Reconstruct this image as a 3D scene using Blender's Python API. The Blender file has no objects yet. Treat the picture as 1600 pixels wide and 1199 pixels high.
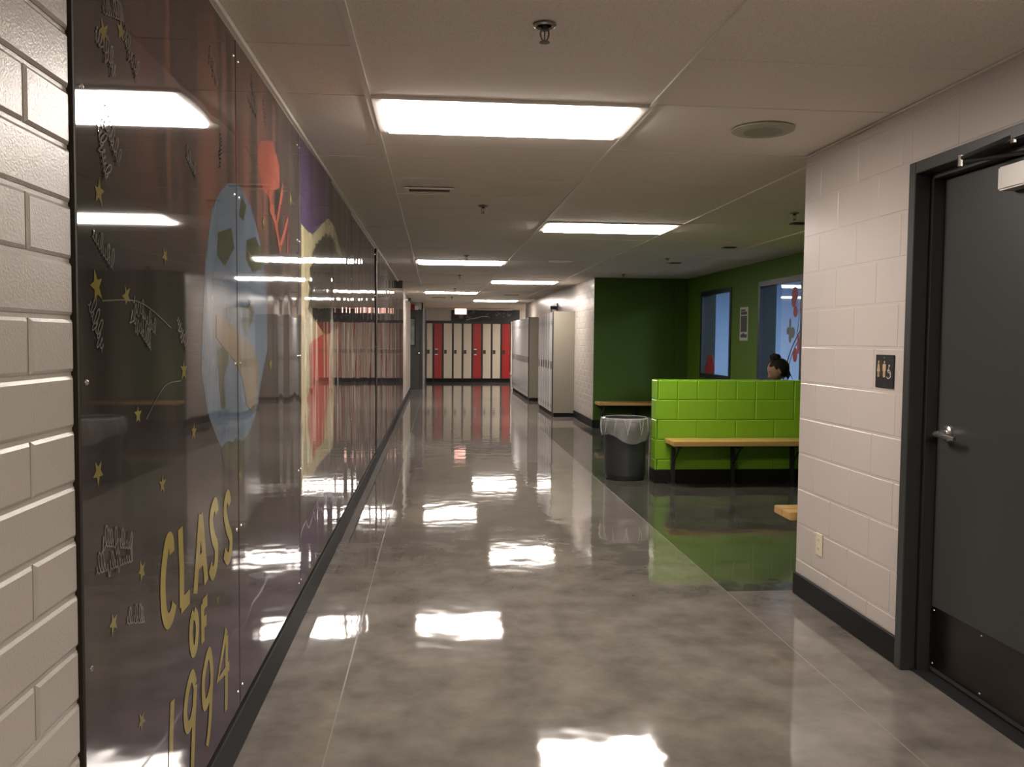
import bpy, bmesh, math, random
from mathutils import Vector, Matrix
random.seed(7)
C = bpy.context.scene.collection
SC = bpy.context.scene
PI = math.pi

# ---------------------------------------------------------------- camera, world, exposure
CAM_Z = 1.4204
def set_camera():
    yaw, pit, rol, f = 0.0889, 0.0513, 0.0086, 1332.492
    fw = Vector((math.sin(yaw)*math.cos(pit), math.cos(yaw)*math.cos(pit), -math.sin(pit)))
    r = Vector((math.cos(yaw), -math.sin(yaw), 0)); u = r.cross(fw)
    c, s = math.cos(rol), math.sin(rol)
    r, u = c*r + s*u, -s*r + c*u
    cd = bpy.data.cameras.new('camera'); co = bpy.data.objects.new('camera', cd); C.objects.link(co)
    M = Matrix.Identity(4)
    for i, v in enumerate((r, u, -fw)):
        M[0][i], M[1][i], M[2][i] = v
    M.translation = (0, 0, CAM_Z)
    co.matrix_world = M
    cd.sensor_width = 36; cd.lens = 36*f/1600; cd.clip_start = 0.05; cd.clip_end = 100
    SC.camera = co
set_camera()
w = bpy.data.worlds.new('world'); SC.world = w; w.use_nodes = True
w.node_tree.nodes['Background'].inputs[0].default_value = (0.6, 0.75, 1, 1)
w.node_tree.nodes['Background'].inputs[1].default_value = 0.02
SC.view_settings.view_transform = 'Standard'; SC.view_settings.look = 'None'
SC.view_settings.gamma = 1; SC.view_settings.use_curve_mapping = False
SC.view_settings.exposure = 1.65
LAMP = 14.0            # radiance of the corridor's fluorescent diffusers
LAMP_COL = (1.0, 0.905, 0.825)
OFFICE_LAMP = 40.0
OFFICE_COL = (0.74, 0.86, 1.0)
SC.cycles.max_bounces = 10; SC.cycles.diffuse_bounces = 5; SC.cycles.glossy_bounces = 6
SC.cycles.transparent_max_bounces = 12
SC.cycles.use_denoising = True
SC.cycles.sample_clamp_indirect = 6.0
SC.cycles.caustics_reflective = False; SC.cycles.caustics_refractive = False

# ---------------------------------------------------------------- materials
MATS = {}
def mat(name, col, rough=0.5, metal=0.0, spec=0.5, noise=None, bump=None, coat=0.0, emit=None, stretch=None):
    """noise=(scale, colour2, contrast); bump=(scale, strength, distance)"""
    if name in MATS: return MATS[name]
    m = bpy.data.materials.new(name); m.use_nodes = True; MATS[name] = m
    nt = m.node_tree; b = nt.nodes['Principled BSDF']
    b.inputs['Base Color'].default_value = (*col, 1); b.inputs['Roughness'].default_value = rough
    b.inputs['Metallic'].default_value = metal; b.inputs['Specular IOR Level'].default_value = spec
    b.inputs['Coat Weight'].default_value = coat; b.inputs['Coat Roughness'].default_value = 0.03
    geo = nt.nodes.new('ShaderNodeNewGeometry'); src = geo.outputs['Position']
    if stretch:
        mp = nt.nodes.new('ShaderNodeMapping'); mp.inputs['Scale'].default_value = stretch
        nt.links.new(src, mp.inputs['Vector']); src = mp.outputs['Vector']
    if noise:
        n = nt.nodes.new('ShaderNodeTexNoise'); n.inputs['Scale'].default_value = noise[0]; n.inputs['Detail'].default_value = 4.5
        n.inputs['Roughness'].default_value = 0.58
        nt.links.new(src, n.inputs['Vector'])
        r = nt.nodes.new('ShaderNodeValToRGB'); k = noise[2]
        r.color_ramp.elements[0].position = 0.5-k; r.color_ramp.elements[1].position = 0.5+k
        r.color_ramp.elements[0].color = (*col, 1); r.color_ramp.elements[1].color = (*noise[1], 1)
        nt.links.new(n.outputs['Fac'], r.inputs['Fac']); nt.links.new(r.outputs['Color'], b.inputs['Base Color'])
    if bump:
        n2 = nt.nodes.new('ShaderNodeTexNoise'); n2.inputs['Scale'].default_value = bump[0]; n2.inputs['Detail'].default_value = bump[3] if len(bump) > 3 else 3
        nt.links.new(geo.outputs['Position'], n2.inputs['Vector'])
        bp = nt.nodes.new('ShaderNodeBump'); bp.inputs['Strength'].default_value = bump[1]; bp.inputs['Distance'].default_value = bump[2]
        nt.links.new(n2.outputs['Fac'], bp.inputs['Height']); nt.links.new(bp.outputs['Normal'], b.inputs['Normal'])
    if emit:
        b.inputs['Emission Color'].default_value = (*emit[:3], 1); b.inputs['Emission Strength'].default_value = emit[3]
    return m

def emission(name, col, s):
    m = bpy.data.materials.new(name); m.use_nodes = True; nt = m.node_tree
    b = nt.nodes['Principled BSDF']; b.inputs['Base Color'].default_value = (.8, .8, .8, 1); b.inputs['Roughness'].default_value = .4
    b.inputs['Emission Color'].default_value = (*col, 1); b.inputs['Emission Strength'].default_value = s
    MATS[name] = m; return m

def thin_clear(name, tint, ior=1.5, rough=0.02, body=0.0, bodycol=(1, 1, 1)):
    """thin glass or film: clear straight through, mirror by Fresnel, optional milky body"""
    m = bpy.data.materials.new(name); m.use_nodes = True; nt = m.node_tree
    for n in list(nt.nodes):
        if n.type != 'OUTPUT_MATERIAL': nt.nodes.remove(n)
    out = nt.nodes['Material Output']
    t = nt.nodes.new('ShaderNodeBsdfTransparent'); t.inputs[0].default_value = (*tint, 1)
    g = nt.nodes.new('ShaderNodeBsdfGlossy'); g.inputs['Roughness'].default_value = rough
    lw = nt.nodes.new('ShaderNodeLayerWeight'); lw.inputs['Blend'].default_value = .5
    pw = nt.nodes.new('ShaderNodeMath'); pw.operation = 'POWER'; pw.inputs[1].default_value = 5; nt.links.new(lw.outputs['Facing'], pw.inputs[0])
    f0 = ((ior-1)/(ior+1))**2
    fr = nt.nodes.new('ShaderNodeMath'); fr.operation = 'MULTIPLY_ADD'; fr.inputs[1].default_value = 1-f0; fr.inputs[2].default_value = f0; nt.links.new(pw.outputs[0], fr.inputs[0])
    mx = nt.nodes.new('ShaderNodeMixShader')
    base = t.outputs[0]
    if body:
        d = nt.nodes.new('ShaderNodeBsdfDiffuse'); d.inputs[0].default_value = (*bodycol, 1)
        m2 = nt.nodes.new('ShaderNodeMixShader'); m2.inputs[0].default_value = body
        nt.links.new(t.outputs[0], m2.inputs[1]); nt.links.new(d.outputs[0], m2.inputs[2]); base = m2.outputs[0]
    nt.links.new(fr.outputs[0], mx.inputs[0]); nt.links.new(base, mx.inputs[1]); nt.links.new(g.outputs[0], mx.inputs[2])
    nt.links.new(mx.outputs[0], out.inputs['Surface'])
    MATS[name] = m; return m

# mural: dark paint under a clear gloss sheet which buckles a little
def mural_mat(name, col, noise=None, ground=False, spec=0.55):
    m = bpy.data.materials.new(name); m.use_nodes = True; MATS[name] = m
    nt = m.node_tree; b = nt.nodes['Principled BSDF']; N = nt.nodes.new; L = nt.links.new
    b.inputs['Base Color'].default_value = (*col, 1); b.inputs['Roughness'].default_value = 0.035
    b.inputs['Specular IOR Level'].default_value = spec
    geo = N('ShaderNodeNewGeometry'); sep = N('ShaderNodeSeparateXYZ'); L(geo.outputs['Position'], sep.inputs[0])
    if ground:
        n = N('ShaderNodeTexNoise'); n.inputs['Scale'].default_value = 3.0; n.inputs['Detail'].default_value = 7
        mp = N('ShaderNodeMapping'); mp.inputs['Scale'].default_value = (1, 1.6, .45); L(geo.outputs['Position'], mp.inputs[0]); L(mp.outputs[0], n.inputs['Vector'])
        r = N('ShaderNodeValToRGB'); cr = r.color_ramp
        cr.elements[0].position = .3; cr.elements[0].color = (*[c*.6 for c in col], 1)
        cr.elements[1].position = .72; cr.elements[1].color = (*[c*1.7 for c in col], 1)
        L(n.outputs['Fac'], r.inputs[0])
        # brushed reddish streaks of paint in the upper part, violet wash along the bottom
        s = N('ShaderNodeTexNoise'); s.inputs['Scale'].default_value = 5.0; s.inputs['Detail'].default_value = 4
        mp2 = N('ShaderNodeMapping'); mp2.inputs['Scale'].default_value = (1, 2.2, .16); mp2.inputs['Location'].default_value = (0, 3.1, 0)
        L(geo.outputs['Position'], mp2.inputs[0]); L(mp2.outputs[0], s.inputs['Vector'])
        rs = N('ShaderNodeMapRange'); rs.inputs['From Min'].default_value = .44; rs.inputs['From Max'].default_value = .64; L(s.outputs['Fac'], rs.inputs['Value'])
        zu = N('ShaderNodeMapRange'); zu.inputs['From Min'].default_value = 1.55; zu.inputs['From Max'].default_value = 1.85; L(sep.outputs['Z'], zu.inputs['Value'])
        yl = N('ShaderNodeMapRange'); yl.inputs['From Min'].default_value = 1.9; yl.inputs['From Max'].default_value = 2.15; L(sep.outputs['Y'], yl.inputs['Value'])
        m1 = N('ShaderNodeMath'); m1.operation = 'MULTIPLY'; L(rs.outputs[0], m1.inputs[0]); L(zu.outputs[0], m1.inputs[1])
        m2 = N('ShaderNodeMath'); m2.operation = 'MULTIPLY'; L(m1.outputs[0], m2.inputs[0]); L(yl.outputs[0], m2.inputs[1])
        yh = N('ShaderNodeMapRange'); yh.inputs['From Min'].default_value = 4.0; yh.inputs['From Max'].default_value = 3.6; L(sep.outputs['Y'], yh.inputs['Value'])
        m3 = N('ShaderNodeMath'); m3.operation = 'MULTIPLY'; L(m2.outputs[0], m3.inputs[0]); L(yh.outputs[0], m3.inputs[1])
        mx = N('ShaderNodeMix'); mx.data_type = 'RGBA'; L(m3.outputs[0], mx.inputs['Factor']); L(r.outputs[0], mx.inputs['A']); mx.inputs['B'].default_value = (.17, .075, .058, 1)
        zl = N('ShaderNodeMapRange'); zl.inputs['From Min'].default_value = .75; zl.inputs['From Max'].default_value = .4; L(sep.outputs['Z'], zl.inputs['Value'])
        n3 = N('ShaderNodeMath'); n3.operation = 'MULTIPLY'; L(zl.outputs[0], n3.inputs[0]); L(n.outputs['Fac'], n3.inputs[1])
        mx2 = N('ShaderNodeMix'); mx2.data_type = 'RGBA'; L(n3.outputs[0], mx2.inputs['Factor']); L(mx.outputs['Result'], mx2.inputs['A']); mx2.inputs['B'].default_value = (.055, .035, .085, 1)
        L(mx2.outputs['Result'], b.inputs['Base Color'])
    elif noise:
        n = N('ShaderNodeTexNoise'); n.inputs['Scale'].default_value = noise[0]; n.inputs['Detail'].default_value = 6
        mp = N('ShaderNodeMapping'); mp.inputs['Scale'].default_value = (1, 1.5, .5); L(geo.outputs['Position'], mp.inputs[0]); L(mp.outputs[0], n.inputs['Vector'])
        r = N('ShaderNodeValToRGB'); r.color_ramp.elements[0].position = .36; r.color_ramp.elements[1].position = .66
        r.color_ramp.elements[0].color = (*col, 1); r.color_ramp.elements[1].color = (*noise[1], 1)
        L(n.outputs['Fac'], r.inputs[0]); L(r.outputs[0], b.inputs['Base Color'])
    # buckles: broad waves along the wall, tighter towards the far end
    bn = N('ShaderNodeTexNoise'); bn.inputs['Scale'].default_value = 1.0; bn.inputs['Detail'].default_value = 1.5
    mpb = N('ShaderNodeMapping'); mpb.inputs['Scale'].default_value = (1, 2.2, .30); L(geo.outputs['Position'], mpb.inputs[0]); L(mpb.outputs[0], bn.inputs['Vector'])
    bp = N('ShaderNodeBump'); bp.inputs['Distance'].default_value = .02
    st = N('ShaderNodeMapRange'); st.inputs['From Min'].default_value = 2.0; st.inputs['From Max'].default_value = 7.0
    st.inputs['To Min'].default_value = .07; st.inputs['To Max'].default_value = 1.0; L(sep.outputs['Y'], st.inputs['Value']); L(st.outputs[0], bp.inputs['Strength'])
    L(bn.outputs['Fac'], bp.inputs['Height']); L(bp.outputs['Normal'], b.inputs['Normal'])
    return m

# ---------------------------------------------------------------- mesh helpers
def link(o, parent=None):
    C.objects.link(o)
    if parent is not None: o.parent = parent
    return o
def tag(o, label=None, cat=None, group=None, kind=None):
    if label: o['label'] = label
    if cat: o['category'] = cat
    if group: o['group'] = group
    if kind: o['kind'] = kind
    return o
def empty(name, loc=(0, 0, 0), rz=0.0):
    o = bpy.data.objects.new(name, None); o.location = loc; o.rotation_euler = (0, 0, rz); o.empty_display_size = .1
    return link(o)
class MB:
    def __init__(s): s.bm = bmesh.new()
    def box(s, x0, x1, y0, y1, z0, z1, bev=0.0, seg=1):
        r = bmesh.ops.create_cube(s.bm, size=1); vs = r['verts']
        for v in vs:
            v.co = Vector((x0+(v.co.x+.5)*(x1-x0), y0+(v.co.y+.5)*(y1-y0), z0+(v.co.z+.5)*(z1-z0)))
        if bev:
            es = list({e for v in vs for e in v.link_edges})
            bmesh.ops.bevel(s.bm, geom=es, offset=bev, segments=seg, affect='EDGES', clamp_overlap=True)
        return s
    def tube(s, pts, r, n=10, cap=True):
        """round bar along points; r a number or one per point"""
        pts = [Vector(p) for p in pts]; rs = r if isinstance(r, (list, tuple)) else [r]*len(pts)
        rings = []; up = None
        for i, p in enumerate(pts):
            t = (pts[min(i+1, len(pts)-1)]-pts[max(i-1, 0)])
            if t.length < 1e-9: t = Vector((0, 0, 1))
            t.normalize()
            if up is None:
                up = t.orthogonal().normalized()
            up = (up - t*up.dot(t)).normalized(); b = t.cross(up)
            rings.append([s.bm.verts.new(p+rs[i]*(math.cos(2*PI*k/n)*up+math.sin(2*PI*k/n)*b)) for k in range(n)])
        for a, c in zip(rings, rings[1:]):
            for k in range(n): s.bm.faces.new((a[k], a[(k+1) % n], c[(k+1) % n], c[k]))
        if cap:
            s.bm.faces.new(rings[0][::-1]); s.bm.faces.new(rings[-1])
        return s
    def lathe(s, prof, n=24, at=(0, 0, 0), axis='Z', wob=None):
        """profile [(r, h)...] spun about an axis"""
        at = Vector(at); rings = []
        for j, (r, h) in enumerate(prof):
            ring = []
            for k in range(n):
                a = 2*PI*k/n; rr = r if wob is None else r*(1+wob(j, a)); 
                x, y = rr*math.cos(a), rr*math.sin(a)
                p = {'Z': (x, y, h), 'X': (h, x, y), 'Y': (y, h, x)}[axis]
                ring.append(s.bm.verts.new(at+Vector(p)))
            rings.append(ring)
        for a, c in zip(rings, rings[1:]):
            for k in range(n): s.bm.faces.new((a[k], a[(k+1) % n], c[(k+1) % n], c[k]))
        if prof[0][0] > 0: s.bm.faces.new(rings[0][::-1])
        if prof[-1][0] > 0: s.bm.faces.new(rings[-1])
        return s
    def prism(s, poly, plane, c0, c1):
        """flat outline (u, v) given thickness; plane 'X': (y,z) at x=c; 'Y': (x,z) at y=c; 'Z': (x,y) at z=c"""
        f = {'X': lambda u, v, c: (c, u, v), 'Y': lambda u, v, c: (u, c, v), 'Z': lambda u, v, c: (u, v, c)}[plane]
        a = [s.bm.verts.new(f(u, v, c0)) for u, v in poly]; b = [s.bm.verts.new(f(u, v, c1)) for u, v in poly]
        n = len(poly)
        for k in range(n): s.bm.faces.new((a[k], a[(k+1) % n], b[(k+1) % n], b[k]))
        s.bm.faces.new(a[::-1]); s.bm.faces.new(b)
        return s
    def build(s, name, material, parent=None, smooth=False, out=None):
        bmesh.ops.recalc_face_normals(s.bm, faces=s.bm.faces)
        if out:
            s.bm.normal_update(); bmesh.ops.reverse_faces(s.bm, faces=[f for f in s.bm.faces if f.normal.dot(Vector(out)) < 0])
        me = bpy.data.meshes.new(name); s.bm.to_mesh(me); s.bm.free()
        me.materials.append(material)
        if smooth:
            for p in me.polygons: p.use_smooth = True
            try: me.set_sharp_from_angle(angle=math.radians(35))
            except Exception: pass
        return link(bpy.data.objects.new(name, me), parent)
def box(name, m, x0, x1, y0, y1, z0, z1, parent=None, bev=0.0, seg=1):
    return MB().box(x0, x1, y0, y1, z0, z1, bev, seg).build(name, m, parent)
def copy_tree(o, parent=None):
    c = o.copy(); C.objects.link(c)
    if parent is not None: c.parent = parent
    for ch in list(o.children): copy_tree(ch, c)
    return c

# ---- masonry: one mesh per block size, one object per block
BLK = {}
def block_mesh(wd, ht, dp, bev, m):
    key = (round(wd, 3), round(ht, 3), round(dp, 4), round(bev, 4), m.name)
    if key not in BLK:
        bm = bmesh.new(); w2 = key[0]/2; h2 = key[1]/2
        back = [bm.verts.new((x, y, -0.004)) for x, y in ((-w2, -h2), (w2, -h2), (w2, h2), (-w2, h2))]
        mid = [bm.verts.new((x, y, dp-bev*.7)) for x, y in ((-w2, -h2), (w2, -h2), (w2, h2), (-w2, h2))]
        q = bev
        fr = [bm.verts.new((x, y, dp)) for x, y in ((-w2+q, -h2+q), (w2-q, -h2+q), (w2-q, h2-q), (-w2+q, h2-q))]
        for A, B in ((back, mid), (mid, fr)):
            for k in range(4): bm.faces.new((A[k], A[(k+1) % 4], B[(k+1) % 4], B[k]))
        bm.faces.new(fr)
        me = bpy.data.meshes.new('block'); bm.to_mesh(me); bm.free(); me.materials.append(m); BLK[key] = me
    return BLK[key]
def blocks(parent, origin, u, n, u0, u1, z0, z1, ch, bl, phase, m, gap=.009, dp=.004, bev=.005, skip=None, zbase=0.0, soldier=None):
    """courses of blocks on a wall face: origin + u*a (u along the wall), n out of the wall"""
    u = Vector(u); n = Vector(n); up = Vector((0, 0, 1))
    if u.cross(up).dot(n) < 0: uu = -u
    else: uu = u
    k = int(math.floor((z0-zbase)/ch+1e-6)); 
    while zbase+k*ch < z1-1e-4:
        za, zb = max(z0, zbase+k*ch), min(z1, zbase+(k+1)*ch)
        L = bl; off = phase+(bl/2 if k % 2 else 0)
        if soldier is not None and k == soldier: L = bl/2; off = phase
        a = math.floor((u0-off)/L)*L+off
        while a < u1-1e-4:
            xa, xb = max(a, u0), min(a+L, u1); a += L
            if xb-xa < .03 or zb-za < .03: continue
            if skip and skip((xa+xb)/2, (za+zb)/2): continue
            me = block_mesh(xb-xa-gap, zb-za-gap, dp, bev, m)
            o = bpy.data.objects.new('block', me); C.objects.link(o); o.parent = parent
            M = Matrix.Identity(4); jig = n*random.uniform(-.0006, .0006)
            c = Vector(origin)+u*((xa+xb)/2)+up*((za+zb)/2)+jig
            for i, v in enumerate((uu, up, n)):
                M[0][i], M[1][i], M[2][i] = v
            M.translation = c; o.matrix_local = M
        k += 1

def ribbon(bm, pts, wd, x, taper=False):
    """flat brush stroke on the mural plane; pts (y, z)"""
    n = len(pts); L = []; x0 = x
    for i, (y, z) in enumerate(pts):
        a = pts[max(i-1, 0)]; b = pts[min(i+1, n-1)]
        dy, dz = b[0]-a[0], b[1]-a[1]; l = math.hypot(dy, dz) or 1
        x = x0+.000012*i
        h = wd/2*(1 if not taper else (.45+.55*math.sin(PI*(i+.5)/n)))
        L.append((bm.verts.new((x, y-dz/l*h, z+dy/l*h)), bm.verts.new((x, y+dz/l*h, z-dy/l*h))))
    for p, q in zip(L, L[1:]): bm.faces.new((p[0], p[1], q[1], q[0]))
def smooth_path(pts, k=4):
    """Catmull-Rom"""
    if len(pts) < 3: return pts
    out = []; P = [pts[0]]+list(pts)+[pts[-1]]
    for i in range(1, len(P)-2):
        for j in range(k):
            t = j/k; p0, p1, p2, p3 = P[i-1], P[i], P[i+1], P[i+2]
            out.append(tuple(.5*((2*p1[d])+(-p0[d]+p2[d])*t+(2*p0[d]-5*p1[d]+4*p2[d]-p3[d])*t*t+(-p0[d]+3*p1[d]-3*p2[d]+p3[d])*t**3) for d in (0, 1)))
    out.append(pts[-1]); return out
def clip_poly(poly, lo, hi):
    """keep lo <= u <= hi"""
    def half(P, f):
        o = []
        for i in range(len(P)):
            a, b = P[i], P[(i+1) % len(P)]; fa, fb = f(a), f(b)
            if fa >= 0: o.append(a)
            if fa*fb < 0:
                t = fa/(fa-fb); o.append((a[0]+t*(b[0]-a[0]), a[1]+t*(b[1]-a[1])))
        return o
    P = half(poly, lambda p: p[0]-lo)
    return half(P, lambda p: hi-p[0]) if P else P

# ---------------------------------------------------------------- shared materials
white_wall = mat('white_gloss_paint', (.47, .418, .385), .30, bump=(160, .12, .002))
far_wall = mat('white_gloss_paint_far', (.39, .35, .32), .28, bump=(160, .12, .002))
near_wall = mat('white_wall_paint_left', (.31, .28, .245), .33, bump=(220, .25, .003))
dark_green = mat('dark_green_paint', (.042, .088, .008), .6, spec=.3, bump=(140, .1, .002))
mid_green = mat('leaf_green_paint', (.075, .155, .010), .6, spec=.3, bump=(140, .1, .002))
lime = mat('lime_green_paint', (.175, .36, .018), .30, bump=(140, .12, .002))
black_base = mat('black_rubber_base', (.012, .012, .012), .55, spec=.12)
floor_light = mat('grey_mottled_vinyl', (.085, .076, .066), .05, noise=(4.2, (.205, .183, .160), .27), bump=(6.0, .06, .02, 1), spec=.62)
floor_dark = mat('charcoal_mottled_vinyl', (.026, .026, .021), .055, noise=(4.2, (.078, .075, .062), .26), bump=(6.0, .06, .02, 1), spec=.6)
seam_m = mat('vinyl_weld', (.20, .18, .155), .25)
tile_m = mat('ceiling_tile', (.70, .65, .59), .95, spec=.1, noise=(260, (.86, .81, .74), .10), bump=(300, .3, .002))
grid_m = mat('ceiling_grid_white', (.74, .70, .64), .5)
fix_m = mat('fixture_white_metal', (.78, .75, .7), .4)
diff_m = emission('lit_diffuser', LAMP_COL, LAMP)
steel_dark = mat('dark_bracket_steel', (.015, .015, .016), .4)
chrome = mat('satin_chrome', (.62, .60, .57), .22, metal=1)
grey_paint = mat('charcoal_door_paint', (.040, .041, .040), .38, bump=(300, .05, .001))
grey_frame = mat('charcoal_frame_paint', (.030, .032, .031), .36)
wood = mat('maple_bench_top', (.40, .235, .068), .32, noise=(2.2, (.48, .30, .105), .25), stretch=(.35, 6, 6))
black_plastic = mat('black_plastic', (.012, .012, .013), .4)
loc_cream = mat('cream_locker_paint', (.62, .56, .45), .38)
loc_red = mat('red_locker_paint', (.34, .012, .010), .35)
loc_black = mat('black_locker_frame', (.014, .014, .014), .4)
loc_grey = mat('pale_grey_locker_paint', (.48, .495, .50), .22)
loc_end = mat('beige_locker_side', (.215, .195, .155), .45)

LW, RW, FW, GX = -.685, 2.03, 2.54, 4.08      # left wall, near right wall, far right wall, alcove right wall
YB, Y1, Y2, YE, CZ = -5.0, 4.60, 13.65, 28.75, 2.437

def struct(name, m=None, b=None):
    o = b.build(name, m) if b else empty(name)
    return tag(o, kind='structure')

# ---------------------------------------------------------------- floor
b = MB(); b.box(-1.6, GX, YB, YE+.3, -.15, -.003); b.box(GX, 5.6, 24.1, YE+.3, -.15, -.003)
floor = struct('floor', floor_light, b)
def sheet(m, x0, x1, y0, y1): box('vinyl_sheet', m, x0, x1, y0, y1, -.003, 0, floor)
SL, SR = -.37, 1.65
sheet(floor_light, LW, SL, YB, YE); sheet(floor_light, SL, SR, YB, YE)
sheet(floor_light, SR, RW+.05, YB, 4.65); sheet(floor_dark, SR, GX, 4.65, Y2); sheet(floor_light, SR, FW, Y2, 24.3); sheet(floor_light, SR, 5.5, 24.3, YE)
sheet(floor_light, -1.5, LW, 22.9, 24.6)
for x0, x1, y0, y1 in ((SL-.003, SL+.003, YB, YE), (SR-.003, SR+.003, YB, YE), (SR, RW+.05, 4.647, 4.653)):
    box('weld_seam', seam_m, x0, x1, y0, y1, -.002, .0006, floor)

# ---------------------------------------------------------------- walls
b = MB(); b.box(LW-.2, LW, YB, 22.9, 0, CZ+.2); b.box(LW, LW+.012, YB, 1.643, 0, CZ-.02)
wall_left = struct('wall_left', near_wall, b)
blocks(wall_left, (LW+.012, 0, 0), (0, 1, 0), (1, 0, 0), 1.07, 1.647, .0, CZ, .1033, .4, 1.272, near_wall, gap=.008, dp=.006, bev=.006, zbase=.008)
b = MB(); b.box(-1.7, -.375, 24.0, 24.2, 2.24, CZ+.2); b.box(-.375-.03, -.375, 24.0, YE, 0, CZ+.2); b.box(-1.7, -1.6, 22.7, 24.2, 0, CZ+.2); b.box(-1.7, LW-.2, 22.7, 22.9, 0, CZ+.2)
wall_left_end = struct('wall_left_end', white_wall, b)

b = MB(); b.box(RW, RW+.25, YB, 2.43, 0, CZ+.2); b.box(RW, RW+.25, 3.52, Y1, 0, CZ+.2); b.box(RW, RW+.25, 2.43, 3.52, 2.185, CZ+.2)
b.box(RW+.25, GX+.2, Y1-.2, Y1, 0, CZ+.2)
wall_right = struct('wall_right', white_wall, b)
blocks(wall_right, (RW, 0, 0), (0, 1, 0), (-1, 0, 0), 3.528, Y1, .125, CZ, .1985, .4, 4.2, white_wall, gap=.005, dp=.0017, bev=.006, zbase=.0085)
blocks(wall_right, (RW, 0, 0), (0, 1, 0), (-1, 0, 0), 2.2, 3.528, 2.19, CZ, .1985, .4, 4.2, white_wall, gap=.005, dp=.0017, bev=.006, zbase=.0085)

b = MB(); b.box(FW, FW+.2, Y2+.004, 24.3, 0, CZ+.2); b.box(FW+.2, 5.5, 24.1, 24.3, 0, CZ+.2); b.box(5.5, 5.7, 24.1, YE+.2, 0, CZ+.2)  # last two boxes close off an unseen side passage, added for its lights
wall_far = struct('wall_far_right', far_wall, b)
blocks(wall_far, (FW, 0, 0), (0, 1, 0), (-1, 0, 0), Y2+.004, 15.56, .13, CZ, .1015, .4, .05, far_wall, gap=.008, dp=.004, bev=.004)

b = MB(); b.box(FW+.001, GX+.2, Y2, Y2+.2, 0, CZ+.2); b.box(3.87, GX, Y2-.05, Y2, 0, CZ)
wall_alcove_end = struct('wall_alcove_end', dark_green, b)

WZ0, WZ1 = .88, 2.17
WIN = ((11.56, 12.90), (9.22, 10.54))
b = MB()
for y0, y1 in ((Y1, WIN[1][0]), (WIN[1][1], WIN[0][0]), (WIN[0][1], Y2+.2)): b.box(GX, GX+.2, y0, y1, 0, CZ+.2)
for y0, y1 in WIN: b.box(GX, GX+.2, y0, y1, 0, WZ0); b.box(GX, GX+.2, y0, y1, WZ1, CZ+.2)
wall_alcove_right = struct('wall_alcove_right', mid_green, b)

b = MB(); b.box(-.345, 5.5, YE, YE+.2, 0, CZ+.2)
wall_end = struct('wall_end', mat('white_paint_end_lightened', (.76, .70, .62), .4), b)  # white paint made lighter to stand in for missing light at the end
b = MB(); b.box(LW-.2, RW+.25, YB-.2, YB, 0, CZ+.2)
wall_back = struct('wall_back', white_wall, b)

# low block wall in the alcove
HX0, HX1, HY0, HY1, HZ = 2.185, GX, 8.31, 8.51, 1.03
b = MB(); b.box(HX0+.006, HX1, HY0+.006, HY1-.004, 0, HZ-.006, .018, 3)
wall_low = struct('wall_low', lime, b)
for o_, u_, n_, a_, c_ in (((0, HY0+.004, 0), (1, 0, 0), (0, -1, 0), HX0+.004, HX1), ((0, HY1-.004, 0), (1, 0, 0), (0, 1, 0), HX0+.004, HX1)):
    blocks(wall_low, o_, u_, n_, a_, c_, .13, HZ, .2, .4, 2.205, lime, gap=.006, dp=.0025, bev=.006, zbase=.035, soldier=4)
blocks(wall_low, (HX0+.004, 0, 0), (0, 1, 0), (-1, 0, 0), HY0, HY1, .13, HZ, .2, .4, HY0, lime, gap=.004, dp=.004, bev=.008, zbase=.035)
blocks_top = MB(); blocks_top.box(HX0+.004, HX1, HY0+.006, HY1-.006, HZ-.02, HZ+.002, .008, 2); blocks_top.build('coping', lime, wall_low)

# baseboards
def baseboard(name, *bx):
    b = MB()
    for q in bx: b.box(*q, bev=.004)
    return struct(name, black_base, b)
baseboard('baseboard_left', (LW, LW+.022, 1.0, 22.9, 0, .135))
baseboard('baseboard_right', (RW-.012, RW+.26, 3.52, Y1+.012, 0, .125))
baseboard('baseboard_far_right', (FW-.012, FW, Y2-.012, 24.3, 0, .13))
baseboard('baseboard_alcove_end', (FW, GX, Y2-.012, Y2, 0, .13), (3.86, GX, Y2-.062, Y2-.05, 0, .13))
baseboard('baseboard_alcove_right', (GX-.012, GX, Y1, Y2, 0, .13))
baseboard('baseboard_low', (HX0-.01, HX1-.013, HY0-.012, HY1+.012, 0, .135))

# ---------------------------------------------------------------- ceiling: grid of two by four foot lay-in tiles
b = MB(); b.box(-1.7, GX+.3, YB-.2, YE+.2, CZ+.2, CZ+.26); b.box(GX+.3, 5.7, 24.1, YE+.2, CZ+.2, CZ+.26)
ceiling = struct('ceiling', tile_m, b)
GXL, GY0, TX, TY = -.29, 3.070, 1.2192, .6115
REG = ((LW, RW, YB, Y1), (LW, GX, Y1, Y2), (LW, FW, Y2, 24.3), (LW, 5.5, 24.3, YE))
def light_cell(i, j): return ((j-1) % 12 == 0 and i == 0 and j <= 25) or ((j-7) % 12 == 0 and i == 1 and j <= 31) or (j in (35, 39) and i == 3)
TILES = {}
def tile(x0, x1, y0, y1):
    wd, dp = round(x1-x0, 3), round(y1-y0, 3)
    if (wd, dp) not in TILES:
        bm = MB(); bm.box(-wd/2, wd/2, -dp/2, dp/2, 0, .016); me_o = bm.build('ceiling_tile', tile_m, ceiling); TILES[(wd, dp)] = me_o.data; o = me_o
    else:
        o = bpy.data.objects.new('ceiling_tile', TILES[(wd, dp)]); C.objects.link(o); o.parent = ceiling
    o.location = ((x0+x1)/2, (y0+y1)/2, CZ+.003+random.uniform(0, .004)); o.rotation_euler = (random.uniform(-.003, .003), 0, 0)
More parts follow.
